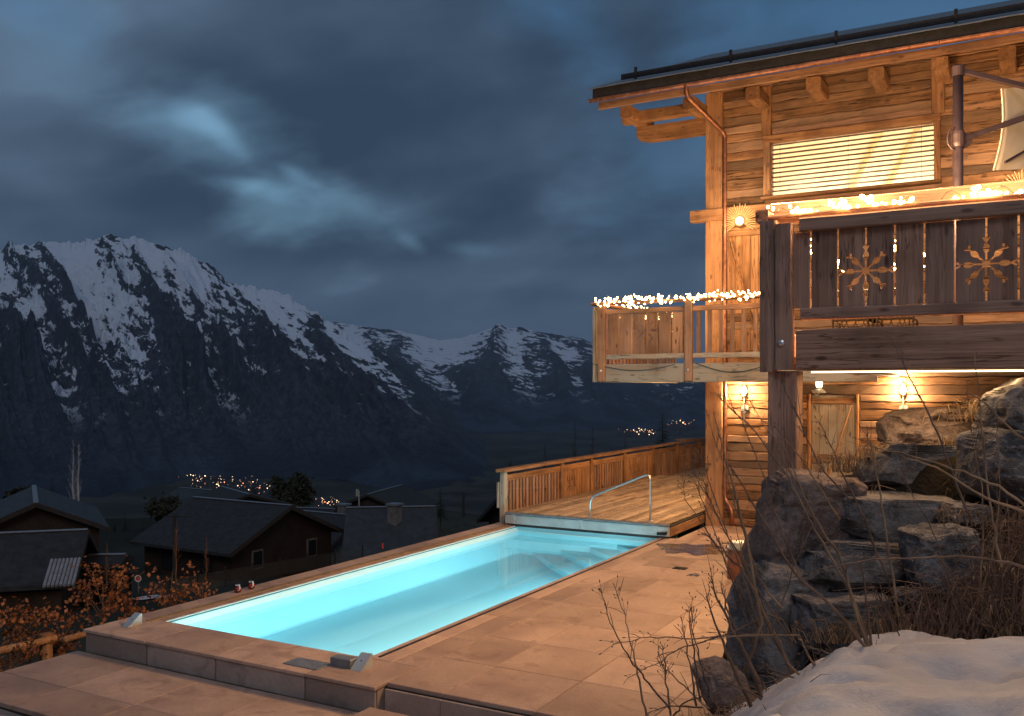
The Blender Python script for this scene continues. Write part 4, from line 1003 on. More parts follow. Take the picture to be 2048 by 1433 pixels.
def boulder(px0, px1, py0, py1, d, dep, m, label, seed, flat=.55, tilt=0.0, skew=0.0, ex=.5, rough=1.0):
    a = at(px0, py1, d); c = at(px1, py0, d); ctr = (a+c)/2
    w = (Vector((c.x, c.y, 0))-Vector((a.x, a.y, 0))).length; h_ = c.z-a.z
    bm = bmesh.new(); bmesh.ops.create_icosphere(bm, subdivisions=5, radius=1.0)
    rg = random.Random(seed); off = Vector((seed*3.1, seed*1.7, seed*.9))
    planes = []                                         # knock facets off a block
    for k in range(9):
        n_ = Vector((rg.gauss(0, 1), rg.gauss(0, 1), rg.gauss(0, .8))).normalized(); planes.append((n_, rg.uniform(.74, .95)))
    planes += [(Vector((rg.uniform(-.1, .1), rg.uniform(-.1, .1), 1)).normalized(), flat+.12), (Vector((0, -1, rg.uniform(-.1, .25))).normalized(), .74), (Vector((rg.uniform(.9, 1), 0, .1)).normalized(), .86), (Vector((-1, -.2, .2)).normalized(), .86)]
    for v in bm.verts:
        p = v.co.copy(); q = Vector([math.copysign(abs(x)**ex, x) for x in p]); q = q/max(abs(x) for x in q)*.95 if False else q*.92
        for n_, dd in planes:
            e = q.dot(n_)-dd
            if e > 0: q -= n_*e*.92
        nz = mnoise.fractal(q*1.7+off, 1.0, 2.0, 5)*.10; rd = abs(mnoise.noise(q*3.1+off*2))*.10; st = math.sin((q.z*1.0+.25*q.x)*17+mnoise.noise(q*2+off)*4)*.014
        q += p.normalized()*(nz-rd+st)*rough
        v.co = q
    xs2 = [v.co.x for v in bm.verts]; zs2 = [v.co.z for v in bm.verts]
    sx = w/(max(xs2)-min(xs2)); sz = h_/(max(zs2)-min(zs2)); mx_ = (max(xs2)+min(xs2))/2; mz_ = (max(zs2)+min(zs2))/2
    ct, st_ = math.cos(tilt), math.sin(tilt)
    for v in bm.verts:
        x, y, z = (v.co.x-mx_)*sx, v.co.y*dep/2, (v.co.z-mz_)*sz
        x, z = x*ct-z*st_+skew*z, x*st_+z*ct
        v.co = Vector((cs*x-sn*y, sn*x+cs*y, z))
    me = bpy.data.meshes.new('boulder'); bm.to_mesh(me); bm.free(); me.materials.append(m)
    o = bpy.data.objects.new('boulder', me); COL.objects.link(o); place(o, ctr+Vector((-sn, cs, 0))*(dep*.25)); tag(o, label, 'boulder', 'boulders of the slope wall')
    return o
boulder(1530, 1722, 945, 1185, 9.3, 1.5, M['rockr'], 'big reddish boulder with slanting left side at the head of the rock wall', 1, .8, 0, .24)
boulder(1478, 1655, 1130, 1396, 8.9, 1.4, M['rock'], 'tall dark wrinkled boulder at the foot of the wall beside the metal bin', 2, .9, 0, .20)
boulder(1655, 1925, 988, 1098, 9.1, 1.1, M['rock'], 'upper long flat slab of the two stacked slabs in the rock wall', 3, .62, -.05, 0, .30, .6)
boulder(1612, 1870, 1085, 1200, 8.8, 1.1, M['rock'], 'lower thick grey slab of the two stacked slabs in the rock wall', 4, .68, -.04, 0, .30, .6)
boulder(1832, 1985, 1055, 1205, 8.2, .8, M['rockw'], 'grey boulder with a white patch at the right end of the stacked slabs', 5, .8)
boulder(1730, 1995, 885, 1000, 9.7, 1.1, M['rock'], 'wide dark block lying above the stacked slabs under the terrace edge', 6, .66, .02, 0, .32, .7)
boulder(1785, 2010, 815, 920, 10.2, 1.1, M['rockr'], 'warm-lit rounded boulder below the right wall lamp near the terrace underside', 7, .7)
boulder(1962, 2140, 858, 1015, 8.6, 1.0, M['rockw'], 'blotchy white-patched boulder at the right edge in the middle of the wall', 8, .8)
boulder(1985, 2200, 752, 880, 9.1, 1.1, M['rock'], 'dark topmost boulder at the right edge close to the terrace beam', 9, .8)
boulder(1600, 1790, 1195, 1330, 8.4, .9, M['rock'], 'low dark boulder half under the snow below the stacked slabs', 10, .6)
boulder(1405, 1505, 1335, 1440, 8.5, .7, M['rockr'], 'small brown boulder on the paving at the tip of the snow bank', 12, .7, .3)
boulder(1893, 1990, 1008, 1062, 8.7, .6, M['rock'], 'small wedge stone between the stacked slabs and the right-edge boulders', 13, .7)
boulder(1800, 1850, 1180, 1215, 8.2, .3, M['rock'], 'tiny stone under the right end of the lower slab', 14, .7)

# ------------------------------------------------------------------ dry grass mat and weeds
M['straw'] = plain('dry_straw', (.30, .20, .12), .9, 0, .5, 3)
M['straw2'] = plain('brown_stalk', (.18, .115, .085), .85, 0, .5, 3)
def grass_mat(name, label, spots, per, m, h=(.15, .35)):
    mb = MB(); rg = random.Random(len(spots)*7+per)
    for (px, py, d, rx, rd) in spots:
        for k in range(per):
            p = at(px+rg.gauss(0, rx), py, d+rg.gauss(0, rd))
            z = min(max(float(slope_z(np.array([p.x]), np.array([p.y]))[0]), p.z-.25), p.z+.05)
            L = rg.uniform(*h); a = rg.uniform(0, 6.28); b_ = Vector((math.cos(a), math.sin(a), 0))*L*rg.uniform(.3, .9)
            p0 = Vector((p.x, p.y, z)); p1 = p0+b_*.4+Vector((0, 0, L*.6)); p2 = p0+b_+Vector((0, 0, L*rg.uniform(.2, .8)))
            mb.tube([p0, p1, p2], [.006, .004, .0015], 3, False)
    mb.build(name, m, kind='stuff', label=label, cat='grass', fix=False)
grass_mat('dry_grass', 'matted dry grass hanging among and below the boulders', [(1700, 985, 9.4, 35, .12), (1660, 960, 9.5, 45, .15), (1780, 880, 10.0, 40, .15), (1720, 900, 10.3, 50, .2), (1860, 885, 10.0, 40, .12), (1950, 1000, 8.9, 40, .2), (1900, 1230, 7.9, 80, .25), (1990, 1180, 7.9, 50, .3), (2030, 1100, 8.2, 40, .3), (1960, 1240, 7.8, 60, .2), (2040, 1220, 7.7, 40, .2), (1720, 1230, 8.2, 60, .2), (1950, 800, 10.3, 40, .15), (1990, 790, 9.8, 30, .12), (1500, 1400, 7.9, 50, .15), (1400, 1432, 8.0, 35, .15)], 170, M['straw'])
grass_mat('dry_grass', 'long flattened straw on the bank between the boulders and the snow', [(1980, 1190, 7.7, 60, .25), (2040, 1130, 7.9, 60, .3), (1900, 1225, 7.7, 60, .2), (2060, 1060, 8.2, 40, .3)], 190, M['straw2'], (.35, .8))
def weed(label, stems, d, seed, r0=.008, heads=True, thick=1.4):
    rg = random.Random(seed); base = at(stems[0][0][0], stems[0][0][1], d)
    t_ = thing('dry_weed', base, label, 'weed', 'dead weed stalks on the slope')
    for st in stems:
        P = []
        dd = d+rg.uniform(-.15, .15); slope_d = rg.uniform(-.12, .12)
        for i in range(len(st)-1):
            for k in range(4):
                s_ = k/4; x = st[i][0]*(1-s_)+st[i+1][0]*s_; y = st[i][1]*(1-s_)+st[i+1][1]*s_
                P.append(at(x+rg.gauss(0, 1.3), y+rg.gauss(0, 1.3), dd+slope_d*(i+s_)))
        P.append(at(*st[-1], dd+slope_d*(len(st)-1)))
        n = len(P); rad = [thick*r0*(1-.75*i/(n-1)) for i in range(n)]
        so = MB().tube(P, rad, 5).build('stalk', M['straw2'] if rg.random() < .6 else M['straw'], t_, smooth=True)
        if heads:
            mb = MB(); L = sum((P[i+1]-P[i]).length for i in range(n-1))
            for k in range(rg.randint(10, 18)):
                s_ = 1-rg.random()**1.5*.5; i = min(n-2, int(s_*(n-1))); p = P[i].lerp(P[i+1], rg.random())
                dr = (P[i+1]-P[i]).normalized(); sd = Vector((rg.gauss(0, 1), rg.gauss(0, 1), rg.gauss(0, 1))).normalized()
                q = p+(dr*.7+sd*.7)*rg.uniform(.03, .10); mb.tube([p, p.lerp(q, .6)+Vector((0, 0, .005)), q], [.0022, .002, .001], 3, False)
                if rg.random() < .7: e = q+(dr+sd*.4)*.025; mb.tube([q, q.lerp(e, .5), e], [.001, .0055, .001], 4)
            for k in range(rg.randint(2, 4)):
                i = rg.randint(n//4, n-2); p = P[i]; dr = (P[i+1]-P[i]).normalized(); sd = Vector((rg.gauss(0, 1), rg.gauss(0, 1), rg.gauss(.4, .7))).normalized()
                q = p+(dr+sd*.6)*rg.uniform(.08, .22); mb.tube([p, p.lerp(q, .5)+Vector((0, 0, .01)), q], [rad[i]*.5, .003, .0015], 4)
            mb.build('twigs', M['straw2'], so, fix=False, kind='stuff')
cropc = lambda pts: [(1400+x/2.0093, 720+y/2.0093) for x, y in pts]
weed('tall branching dead weed rooted in the middle of the snow and leaning far left', [cropc(q) for q in (
    [(735,1290),(650,1090),(600,930),(540,820),(440,640),(350,470),(230,300),(60,130)],
    [(735,1290),(690,1150),(670,980),(640,780)], [(720,1260),(610,950),(560,780),(500,700),(420,560),(330,330)],
    [(700,1200),(540,1000),(380,860),(240,620),(120,420)], [(735,1290),(640,1260),(540,1190),(430,1150)])], 6.9, 21, .011)
weed('thin dead stalk crossing in front of the stacked slabs up to the parapet beam', [cropc(q) for q in (
    [(810,1040),(730,820),(660,640),(590,500),(540,380),(480,250)], [(800,1030),(745,700),(720,500),(690,350),(670,300)])], 7.6, 22, .009)
weed('long bent stalk rising past the lower wall lamp towards the terrace beam', [cropc(q) for q in (
    [(1090,640),(1030,500),(975,340),(900,180),(825,30),(770,-80)], [(1210,830),(1180,650),(1150,480),(1130,200),(1105,-20)])], 7.2, 23, .009)
weed('pale straw blades sweeping in from the right edge over the boulders', [cropc(q) for q in (
    [(1330,600),(1200,510),(1060,450),(900,400),(700,350),(610,310)], [(1340,840),(1150,800),(1000,790),(880,795),(700,800),(450,850)],
    [(1340,350),(1250,280),(1150,180),(1080,130)], [(1330,620),(1150,560),(950,430),(800,380)])], 6.2, 24, .008, False)
weed('broken dark stubble of thick stalks on the paving side of the snow', [cropc(q) for q in (
    [(250,1370),(180,1180),(110,1010),(85,910)], [(210,1400),(120,1220),(60,1060),(25,950)], [(240,1300),(130,1080),(70,960),(45,870)],
    [(180,1250),(250,1060),(180,700),(120,450),(60,240)], [(370,1260),(250,1010),(180,860),(90,760),(20,700)])], 7.4, 25, .012)
weed('dark twiggy weed at the snow edge in front of the tall wrinkled boulder', [cropc(q) for q in (
    [(530,1400),(480,1280),(420,1160),(390,1105),(200,1105),(20,1130)], [(520,1380),(350,1220),(280,1060),(200,880),(150,700)],
    [(550,1390),(420,1300),(330,1260),(260,1240)], [(370,1425),(250,1360),(120,1300),(0,1240)])], 6.9, 26, .008)
c3 = lambda pts: [(1180+x/3.742, 1050+y/3.742) for x, y in pts]
weed('tall slender dead grasses at the paving edge left of the snow tip', [c3(q) for q in (
    [(420,1430),(370,1200),(340,1040),(300,860),(260,680),(170,430)], [(600,1380),(440,1190),(330,1050),(230,890),(130,680),(85,480)],
    [(600,1420),(570,1180),(545,900)], [(800,1350),(770,1180),(720,900),(680,690)], [(830,1330),(790,1050),(760,830),(740,620)])], 7.6, 27, .0075)
weed('straggling dead twigs lying low across the paving at the snow tip', [c3(q) for q in (
    [(1400,830),(1050,830),(700,845),(450,840),(170,895)], [(1300,700),(1000,830),(700,920),(480,1040),(280,1150)],
    [(900,1380),(700,1200),(560,1080),(500,1000)], [(620,1430),(700,1330),(860,1270),(1000,1240)], [(840,1360),(600,1350),(420,1410)],
    [(900,1300),(820,1000),(760,760),(770,530)])], 7.4, 28, .006)
weed('fine drooping stalks in front of the corner post and cellar wall', [cropc(q) for q in (
    [(330,1000),(230,870),(160,640),(90,400),(20,200)], [(420,920),(330,700),(260,480),(170,250),(60,100)], [(560,640),(430,430),(310,280),(180,200)],
    [(600,560),(480,420),(380,200),(310,60)], [(430,560),(350,430),(300,330),(200,170)])], 7.8, 29, .006)

# straw and twigs lying on the snow
mb = MB(); rg = random.Random(51)
for k in range(420):
    x = rg.uniform(-2.4, 1.2); y = rg.uniform(5.0, 8.4)
    if y < 7.9 and (rg.random() > .06 or x > -.9): continue
    z = snow_z(x, y)+.03; a = rg.uniform(0, 6.28); L = rg.uniform(.04, .18)
    p0 = Vector((x, y, z)); p1 = p0+Vector((math.cos(a)*L, math.sin(a)*L, rg.uniform(.0, .10))); mb.tube([p0, p0.lerp(p1, .5)+Vector((0, 0, .02)), p1], [.0028, .002, .0008], 3, False)
mb.build('snow_litter', M['straw2'], kind='stuff', label='broken straw and twigs scattered on the snow', cat='litter', fix=False)

rg = random.Random(77)
def fan(n, bx, by, tx, ty, sp):
    out = []
    for i in range(n):
        x0 = bx+rg.uniform(-sp, sp); y0 = by+rg.uniform(-20, 15); x1 = tx[0]+(tx[1]-tx[0])*rg.random(); y1 = ty[0]+(ty[1]-ty[0])*rg.random(); k = rg.uniform(-25, 40)
        out.append([(x0, y0), (x0*.75+x1*.25+k*.5, y0*.75+y1*.25), (x0*.45+x1*.55+k*.6, y0*.45+y1*.55), (x1+rg.uniform(0, 20), y1+40), (x1, y1)])
    return out
weed('spray of thin pale stalks rising in front of the big reddish boulder', fan(6, 1560, 1300, (1340, 1640), (790, 1010), 50), 7.9, 31, .0055)
weed('sparse tall stalks on the bank below the right-edge boulders', fan(4, 1960, 1200, (1780, 2060), (760, 960), 60), 7.4, 33, .0055)
# ------------------------------------------------------------------ small things round the pool
def tumbler(p, label):
    x, y, z = p; t_ = thing('drink_glass', p, label, 'glass', 'drinks left on the pool edge')
    MB().lathe([(.030, .001), (.050, .015), (.058, .05), (.050, .10), (.047, .115)], p, 18).build('glass', M['glass'], t_, smooth=True)
    MB().lathe([(.026, .006), (.046, .018), (.053, .05), (.050, .072)], p, 18).build('drink', M['drink'], t_, smooth=True)
    a = [(x+.02+.052*math.cos(q), y-.03, z+.085+.052*math.sin(q)) for q in np.linspace(-2.6, .9, 12)]
    MB().tube(a, .010, 6).build('fruit_slice', M['peel'], t_); MB().tube([(x-.05, y, z+.115), (x, y-.045, z+.118), (x+.05, y, z+.115), (x, y+.045, z+.118), (x-.05, y, z+.115)], .004, 5).build('rim', M['steel'], t_)
m, t, b = newmat('red_drink'); b.inputs['Base Color'].default_value = (.60, .05, .015, 1); b.inputs['Roughness'].default_value = .1; M['drink'] = m
M['peel'] = plain('pale_citrus_slice', (.66, .66, .62), .5)
tumbler((-10.70, 10.36, .002), 'nearer of two glasses of red drink on the valley-side coping'); tumbler((-10.70, 10.64, .002), 'farther of two glasses of red drink on the valley-side coping')
def wedge(x, y, w, dep, h, label):
    t_ = thing('metal_stop', (x, y, .002), label, 'bracket')
    MB().prism([(x-w/2, y-dep/2, .002), (x-w/2, y+dep/2, .002), (x-w/2, y+dep/2, h), (x-w/2, y+dep/2-.03, h)], (w, 0, 0)).build('wedge', M['alu'], t_)
    MB().lathe([(.008, 0), (.008, .01)], (x, y, h*.55), 8).build('screw', M['darkmetal'], t_)
wedge(-10.46, 8.24, .12, .22, .145, 'small grey metal wedge stop at the far left pool corner')
wedge(-6.60, 8.26, .15, .22, .15, 'small grey metal wedge stop at the near right pool corner')
MB().box(-6.98, -6.69, 8.17, 8.31, .002, .10, .008).build('skimmer_box', M['zinc'], label='low grey metal box beside the near right pool corner', cat='box')
MB().box(-7.50, -6.99, 7.95, 8.22, .002, .010, .002).build('cover_plate', M['zinc'], label='flat dark rectangular cover plate on the near coping', cat='plate')
dr = thing('floor_drain', (-5.32, 15.54, .003), 'small dark square drain grate in the paving by the rocks', 'drain')
MB().box(-5.46, -5.22, 15.44, 15.64, .002, .006).build('recess', M['rubber'], dr)
for i in range(6): MB().box(-5.45, -5.23, 15.45+.033*i, 15.465+.033*i, .007, .011).build('bar', M['darkmetal'], dr)
bn = thing('bollard_bin', (-4.20, 15.2, 0), 'short cylindrical metal post bin with steel lid behind the tall boulder', 'bin')
MB().lathe([(.20, .002), (.20, .50)], (-4.20, 15.2, 0), 20).build('body', M['copper'], bn, smooth=False)
MB().lathe([(.235, .502), (.235, .52), (.20, .53)], (-4.20, 15.2, 0), 20).build('rim', M['zinc'], bn)
MB().lathe([(.16, .531), (.17, .60), (.15, .615)], (-4.20, 15.2, 0), 20).build('lid', M['alu'], bn)

# ------------------------------------------------------------------ garden fence, net fence, sign
fz = -1.0
fe = thing('rail_fence', (-12.9, 8.6, fz), 'round wooden rail fence with one post at the left edge below the pool', 'fence')
MB().beam(at(92, 1330, 13.7), at(92, 1268, 13.7), .17, .17, .05).build('post', M['beam_z'], fe)
MB().beam(at(-160, 1365, 12.2), at(-160, 1300, 12.2), .17, .17, .05).build('post', M['beam_z'], fe)
MB().tube([at(-200, 1355, 12.1), at(0, 1302, 13.1), at(112, 1277, 13.75)], .055, 8).build('rail', M['beam_x'], fe, smooth=True)
MB().tube([at(128, 1280, 13.7), at(220, 1255, 15)], .05, 8).build('rail', M['beam_x'], fe, smooth=True)
M['net'] = plain('wire_net', (.10, .11, .12), .5, .6)
nf = thing('net_fence', at(560, 1150, 24), 'sagging chain-link fence on the meadow below the pool', 'fence')
for i in range(8):
    px = 340+i*55; py = 1195-i*10.5; MB().tube([at(px, py, 24+i*1.2), at(px, py-42+i*1.5, 24+i*1.2)], .025, 6).build('post', M['darkmetal'], nf)
mb = MB(); n = 120
for i in range(n):
    for sg in (-1, 1):
        u0 = i/n; u1 = min(1, max(0, u0+sg*.035))
        f0 = lambda u: (340+u*385, 1195-u*73.5, 24+u*8.4); a_ = f0(u0); b_ = f0(u1)
        mb.tube([at(a_[0], a_[1]-2, a_[2]), at(b_[0], b_[1]-36+u1*10, b_[2])], .004, 3, False)
mb.build('mesh', M['net'], nf, fix=False, kind='stuff')
sg_ = thing('road_sign', at(277, 1240, 40), 'small round red-rimmed road sign standing on the dark meadow', 'sign')
c0 = at(277, 1157, 40)
MB().tube([at(277, 1240, 40), c0], .03, 6).build('pole', M['zinc'], sg_)
def disc(c, r0, r1, off, m, name):
    mb = MB(); f_ = Vector((sn, -cs, 0)); rgt = Vector((cs, sn, 0)); n = 24
    for r in (r0, r1):
        for k in range(n): mb.v.append(tuple(c+f_*off+rgt*(r*math.cos(2*math.pi*k/n))+Vector((0, 0, r*math.sin(2*math.pi*k/n)))))
    for k in range(n): mb.f.append((k, (k+1) % n, n+(k+1) % n, n+k))
    mb.f.append(tuple(range(n-1, -1, -1))) if r0 < .001 else None
    return mb.build(name, m, sg_, fix=False)
disc(c0, .13, .02, .05, plain('sign_red', (.55, .08, .05), .5), 'field'); disc(c0, .15, .11, .056, plain('sign_white', (.75, .72, .70), .5), 'rim')

# ------------------------------------------------------------------ village houses below
def house(label, A, ang, L, half, drop, wallh, roofm, wallm, chim=None, wins=0, over=.45, snowy=False, sheet_=None):
    A = Vector(A); a = R(ang); rd = (Vector((cs, sn, 0))*math.cos(a)+Vector((-sn, cs, 0))*math.sin(a)); pv = Vector((-rd.y, rd.x, 0))
    def P(l, w, z): return A+rd*l+pv*w+Vector((0, 0, z))
    t_ = thing('house', P(L/2, 0, -drop-wallh), label, 'house', 'chalets below the terrace')
    hw = half*.86; wd = drop*.86
    mb = MB(); mb.prism([P(over, -hw, -wd-wallh-1.5), P(over, hw, -wd-wallh-1.5), P(over, hw, -wd), P(over, 0, -.12), P(over, -hw, -wd)], rd*(L-2*over)); mb.build('wall', wallm, t_)
    for s_ in (-1, 1):
        mb = MB(); mb.prism([P(0, 0, 0), P(0, s_*half, -drop), P(0, s_*half, -drop+.16), P(0, 0, .16)], rd*L); r_ = mb.build('roof', roofm, t_)
        MB().beam(P(-.03, 0, .05), P(-.03, s_*half, -drop+.05), .06, .24, .01).build('barge_board', M['hdark'], r_)
    MB().beam(P(0, 0, .17), P(L, 0, .17), .25, .05, .02).build('ridge_cap', M['zinc'], t_)
    if chim is not None:
        l_, w_ = chim; z0 = -abs(w_)/half*drop; q = P(l_, w_, z0)
        c_ = MB().box(q.x-.3, q.x+.3, q.y-.3, q.y+.3, q.z-.2, q.z+1.1).build('chimney', M['plaster'], t_); MB().box(q.x-.38, q.x+.38, q.y-.38, q.y+.38, q.z+1.1, q.z+1.2).build('chimney_cap', M['zinc'], c_)
    for k in range(wins):
        w0 = -hw*.55+k*(hw*1.1/max(1, wins-1))
        f_ = MB().beam(P(over-.05, w0, -wd-1.3), P(over-.05, w0, -wd-.3), .8, .07, .01, up=tuple(rd)).build('window', M['hframe'], t_)
        MB().beam(P(over-.09, w0, -wd-1.22), P(over-.09, w0, -wd-.38), .62, .05, .01, up=tuple(rd)).build('pane', M['hpane'], f_)
    for s_ in (-1, 1):
        for l_ in (.3, .7): 
            q0 = P(L*l_, s_*(hw+.03), -wd-1.5); MB().beam(q0, q0+Vector((0, 0, 1)), .8, .08, .01, up=tuple(pv)).build('window', M['hpane'], t_)
    if sheet_: sheet_(P, t_)
    return t_
M['slateroof'] = plain('dark_slate_roof', (.022, .024, .028), .85, 0, .4, 2.5, .4); M['greyroof'] = plain('grey_sheet_roof', (.036, .041, .046), .7, .1, .3, 2, .2)
M['brownwall'] = wood('dark_log_wall', 'x', (.020, .013, .010), (.052, .032, .024), .5, .3); M['hdark'] = plain('dark_timber', (.03, .022, .018), .85)
M['plaster'] = plain('old_plaster', (.13, .125, .12), .9, 0, .3, 3); M['hframe'] = plain('window_frame', (.12, .10, .085), .8); M['hpane'] = plain('dark_glass', (.012, .014, .018), .12)
def patch(P, t_):                                            # pale corrugated sheets at the roof end
    for k in range(8):
        mb = MB(); mb.tube([P(.02+.125*k, 1.75, -.76+.16), P(.02+.125*k, 3.2, -1.39+.16)], .055, 8); mb.build('corrugated_sheet', M['corr'], t_)
M['corr'] = plain('pale_corrugated_metal', (.30, .30, .33), .6, .2)
house('broad dark slate-roofed barn house in the middle of the village row', at(582, 1017, 50), 150, 7.6, 4.4, 1.95, 2.6, M['slateroof'], M['brownwall'], wins=2)
house('low dark barn with pale corrugated sheets at one roof end', at(175, 1068, 34), 197, 9.5, 3.1, 1.35, 1.5, M['slateroof'], M['brownwall'], sheet_=patch)
house('brown gabled chalet with grey roof at the left edge behind the barn', at(72, 1012, 46), 118, 9, 3.4, 1.5, 2.0, M['greyroof'], M['brownwall'], wins=3)
house('small far chalet with pale roof just left of the village ridge line', at(455, 986, 92), 150, 7, 3.2, 1.2, 2, M['greyroof'], M['brownwall'], wins=2)
house('far chalet with pale gable edge behind the broad barn house', at(498, 992, 84), 125, 8, 5.0, 1.5, 2, M['slateroof'], M['brownwall'], wins=2)
house('far dark chalet with white window frame below the flagpole', at(735, 992, 92), 75, 9, 4.6, 1.7, 4, M['slateroof'], M['brownwall'], wins=2)
house('mid chalet roof to the right of the broad barn house', at(670, 1022, 74), 165, 6, 3.5, 1.5, 2, M['slateroof'], M['brownwall'])
house('chalet with tall white chimney between the barn house and the long roof', at(722, 1037, 60), 150, 5, 3.0, 1.5, 2, M['slateroof'], M['plaster'], chim=(2.3, 1.2 if False else -1.0))
hh = house('long blue-grey roofed house nearest the pool coping', at(872, 1018, 54), 187, 5.2, 4.6, 2.2, 2.4, M['greyroof'], M['hdark'], chim=(2.4, 1.4))
MB().box(*[v for q in zip(tuple(at(764, 1098, 47)), tuple(at(764, 1098, 47)+Vector((.05, .05, .28)))) for v in q]).build('signal_light', M['redlight'], label='dim red light on the wall of the long-roofed house', cat='light')
house('small far gable between the long roof and the spruce', at(826, 1004, 108), 95, 7, 3.4, 1.3, 2, M['slateroof'], M['brownwall'], wins=1)
house('large shadowy roof next to the deck railing post', at(1010, 985, 50), 20, 8, 4.8, 2.3, 3, M['slateroof'], M['hdark'])
house('little dark shed beside the low barn', at(252, 1117, 36), 185, 1.4, .8, .25, .6, M['slateroof'], M['hdark'], over=.1)
fp = thing('flagpole', at(718, 1015, 92), 'thin white flagpole standing over the far dark chalet', 'flagpole')
MB().tube([at(718, 1012, 90), at(718, 982, 90)], .07, 6).build('pole', M['alu'], fp); MB().box(*[v for q in zip(tuple(at(715, 993, 90)-Vector((.2, .02, 0))), tuple(at(715, 993, 90)+Vector((.12, .02, .7)))) for v in q]).build('flag', M['canvas'], fp)
for (px, y0, y1, d, lab) in ((927, 985, 1035, 60, 'bare utility pole right of the spruce beyond the long roof'), (349, 1030, 1150, 45, 'thin pole in front of the broad barn house')):
    t_ = thing('utility_pole', at(px, y1, d), lab, 'pole'); MB().tube([at(px, y1, d), at(px, y0, d)], [.10, .07], 6).build('shaft', M['hdark'], t_); MB().tube([at(px, y0+3, d)-Vector((.5, .3, 0)), at(px, y0+3, d)+Vector((.5, .3, 0))], .03, 5).build('crossarm', M['hdark'], t_)

# ------------------------------------------------------------------ trees
M['needle'] = plain('spruce_needles', (.022, .036, .024), .9, 0, .5, 2); M['bark'] = plain('dark_bark', (.05, .04, .032), .9, 0, .4, 4)
M['birch'] = plain('birch_bark', (.42, .40, .40), .8, 0, .4, 3); M['leafdark'] = plain('dull_winter_leaves', (.030, .032, .020), .9, 0, .5, 2)
def conifer(px, ytop, ybase, d, label, seed, spread=.24):
    rg = random.Random(seed); b0 = at(px, ybase, d); H = at(px, ytop, d).z-b0.z
    t_ = thing('spruce_tree', b0, label, 'tree', 'spruces on the hillside')
    MB().tube([b0-Vector((0, 0, .5)), b0+Vector((0, 0, H*.95))], [H*.022, H*.004], 6).build('trunk', M['bark'], t_)
    mb = MB(); lv = 22
    for i in range(lv):
        s_ = i/lv; z = H*(.06+.93*s_); r = H*spread*(1-s_)**.85+H*.012
        for k in range(11):
            a = rg.uniform(0, 6.28); rr_ = r*rg.uniform(.65, 1.1); c_ = b0+Vector((0, 0, z)); dirv = Vector((math.cos(a), math.sin(a), 0)); sdv = Vector((-dirv.y, dirv.x, 0))
            for q in range(5):
                u = .15+.8*q/4; p = c_+dirv*rr_*u-Vector((0, 0, rr_*.42*u*u-rr_*.05)); w = rr_*.26*(1.15-u*.8)
                for sg in (-1, 1):
                    e = p+dirv*w*.9+sdv*sg*w*rg.uniform(.7, 1.3)-Vector((0, 0, w*rg.uniform(.2, .8)))
                    b_ = len(mb.v); mb.v += [tuple(p), tuple(p+dirv*w*.6), tuple(e)]; mb.f.append((b_, b_+1, b_+2))
    mb.build('crown', M['needle'], t_, fix=False, kind='stuff')
def leafy(px, ytop, ybase, d, wpx, label, seed, m, leaf=.22, n=1500, trunkm=None, name='leafy_tree', cat='tree', group='trees among the village', clear=.15):
    rg = random.Random(seed); b0 = at(px, ybase, d); H = at(px, ytop, d).z-b0.z; Wd = wpx/1840*d/2
    t_ = thing(name, b0, label, cat, group); tm = trunkm or M['bark']
    tips = []; nb = 9
    br = MB(); br.tube([b0-Vector((0, 0, .3)), b0+Vector((rg.gauss(0, .02)*H, 0, H*.4)), b0+Vector((0, 0, H*.8))], [H*.022, H*.015, H*.005], 6)
    for k in range(nb):
        a = rg.uniform(0, 6.28); s_ = rg.uniform(clear, .75); p = b0+Vector((0, 0, H*s_*.7)); e = b0+Vector((math.cos(a)*Wd*rg.uniform(.5, .95), math.sin(a)*Wd*rg.uniform(.5, .95), H*min(1, s_+rg.uniform(.1, .3))))
        br.tube([p, p.lerp(e, .5)+Vector((0, 0, H*.04)), e], [H*.010, H*.006, H*.002], 5); tips.append(e)
        for j in range(4):
            e2 = p.lerp(e, rg.uniform(.5, 1))+Vector((rg.gauss(0, .2)*Wd, rg.gauss(0, .2)*Wd, rg.uniform(0, .15)*H)); br.tube([p.lerp(e, .5), e2], [H*.005, H*.001], 4); tips.append(e2)
    br.build('trunk', tm, t_, fix=False)
    mb = MB()
    for k in range(n):
        c_ = rg.choice(tips); p = c_+Vector((rg.gauss(0, .17)*Wd, rg.gauss(0, .17)*Wd, rg.gauss(0, .07)*H)); 
        u = Vector((rg.gauss(0, 1), rg.gauss(0, 1), rg.gauss(0, 1))).normalized(); w = u.orthogonal().normalized(); l_ = leaf*rg.uniform(.6, 1.3)
        b_ = len(mb.v); mb.v += [tuple(p), tuple(p+u*l_*.5+w*l_*.32), tuple(p+u*l_), tuple(p+u*l_*.5-w*l_*.32)]; mb.f.append((b_, b_+1, b_+2, b_+3))
    mb.build('foliage', m, t_, fix=False, kind='stuff')
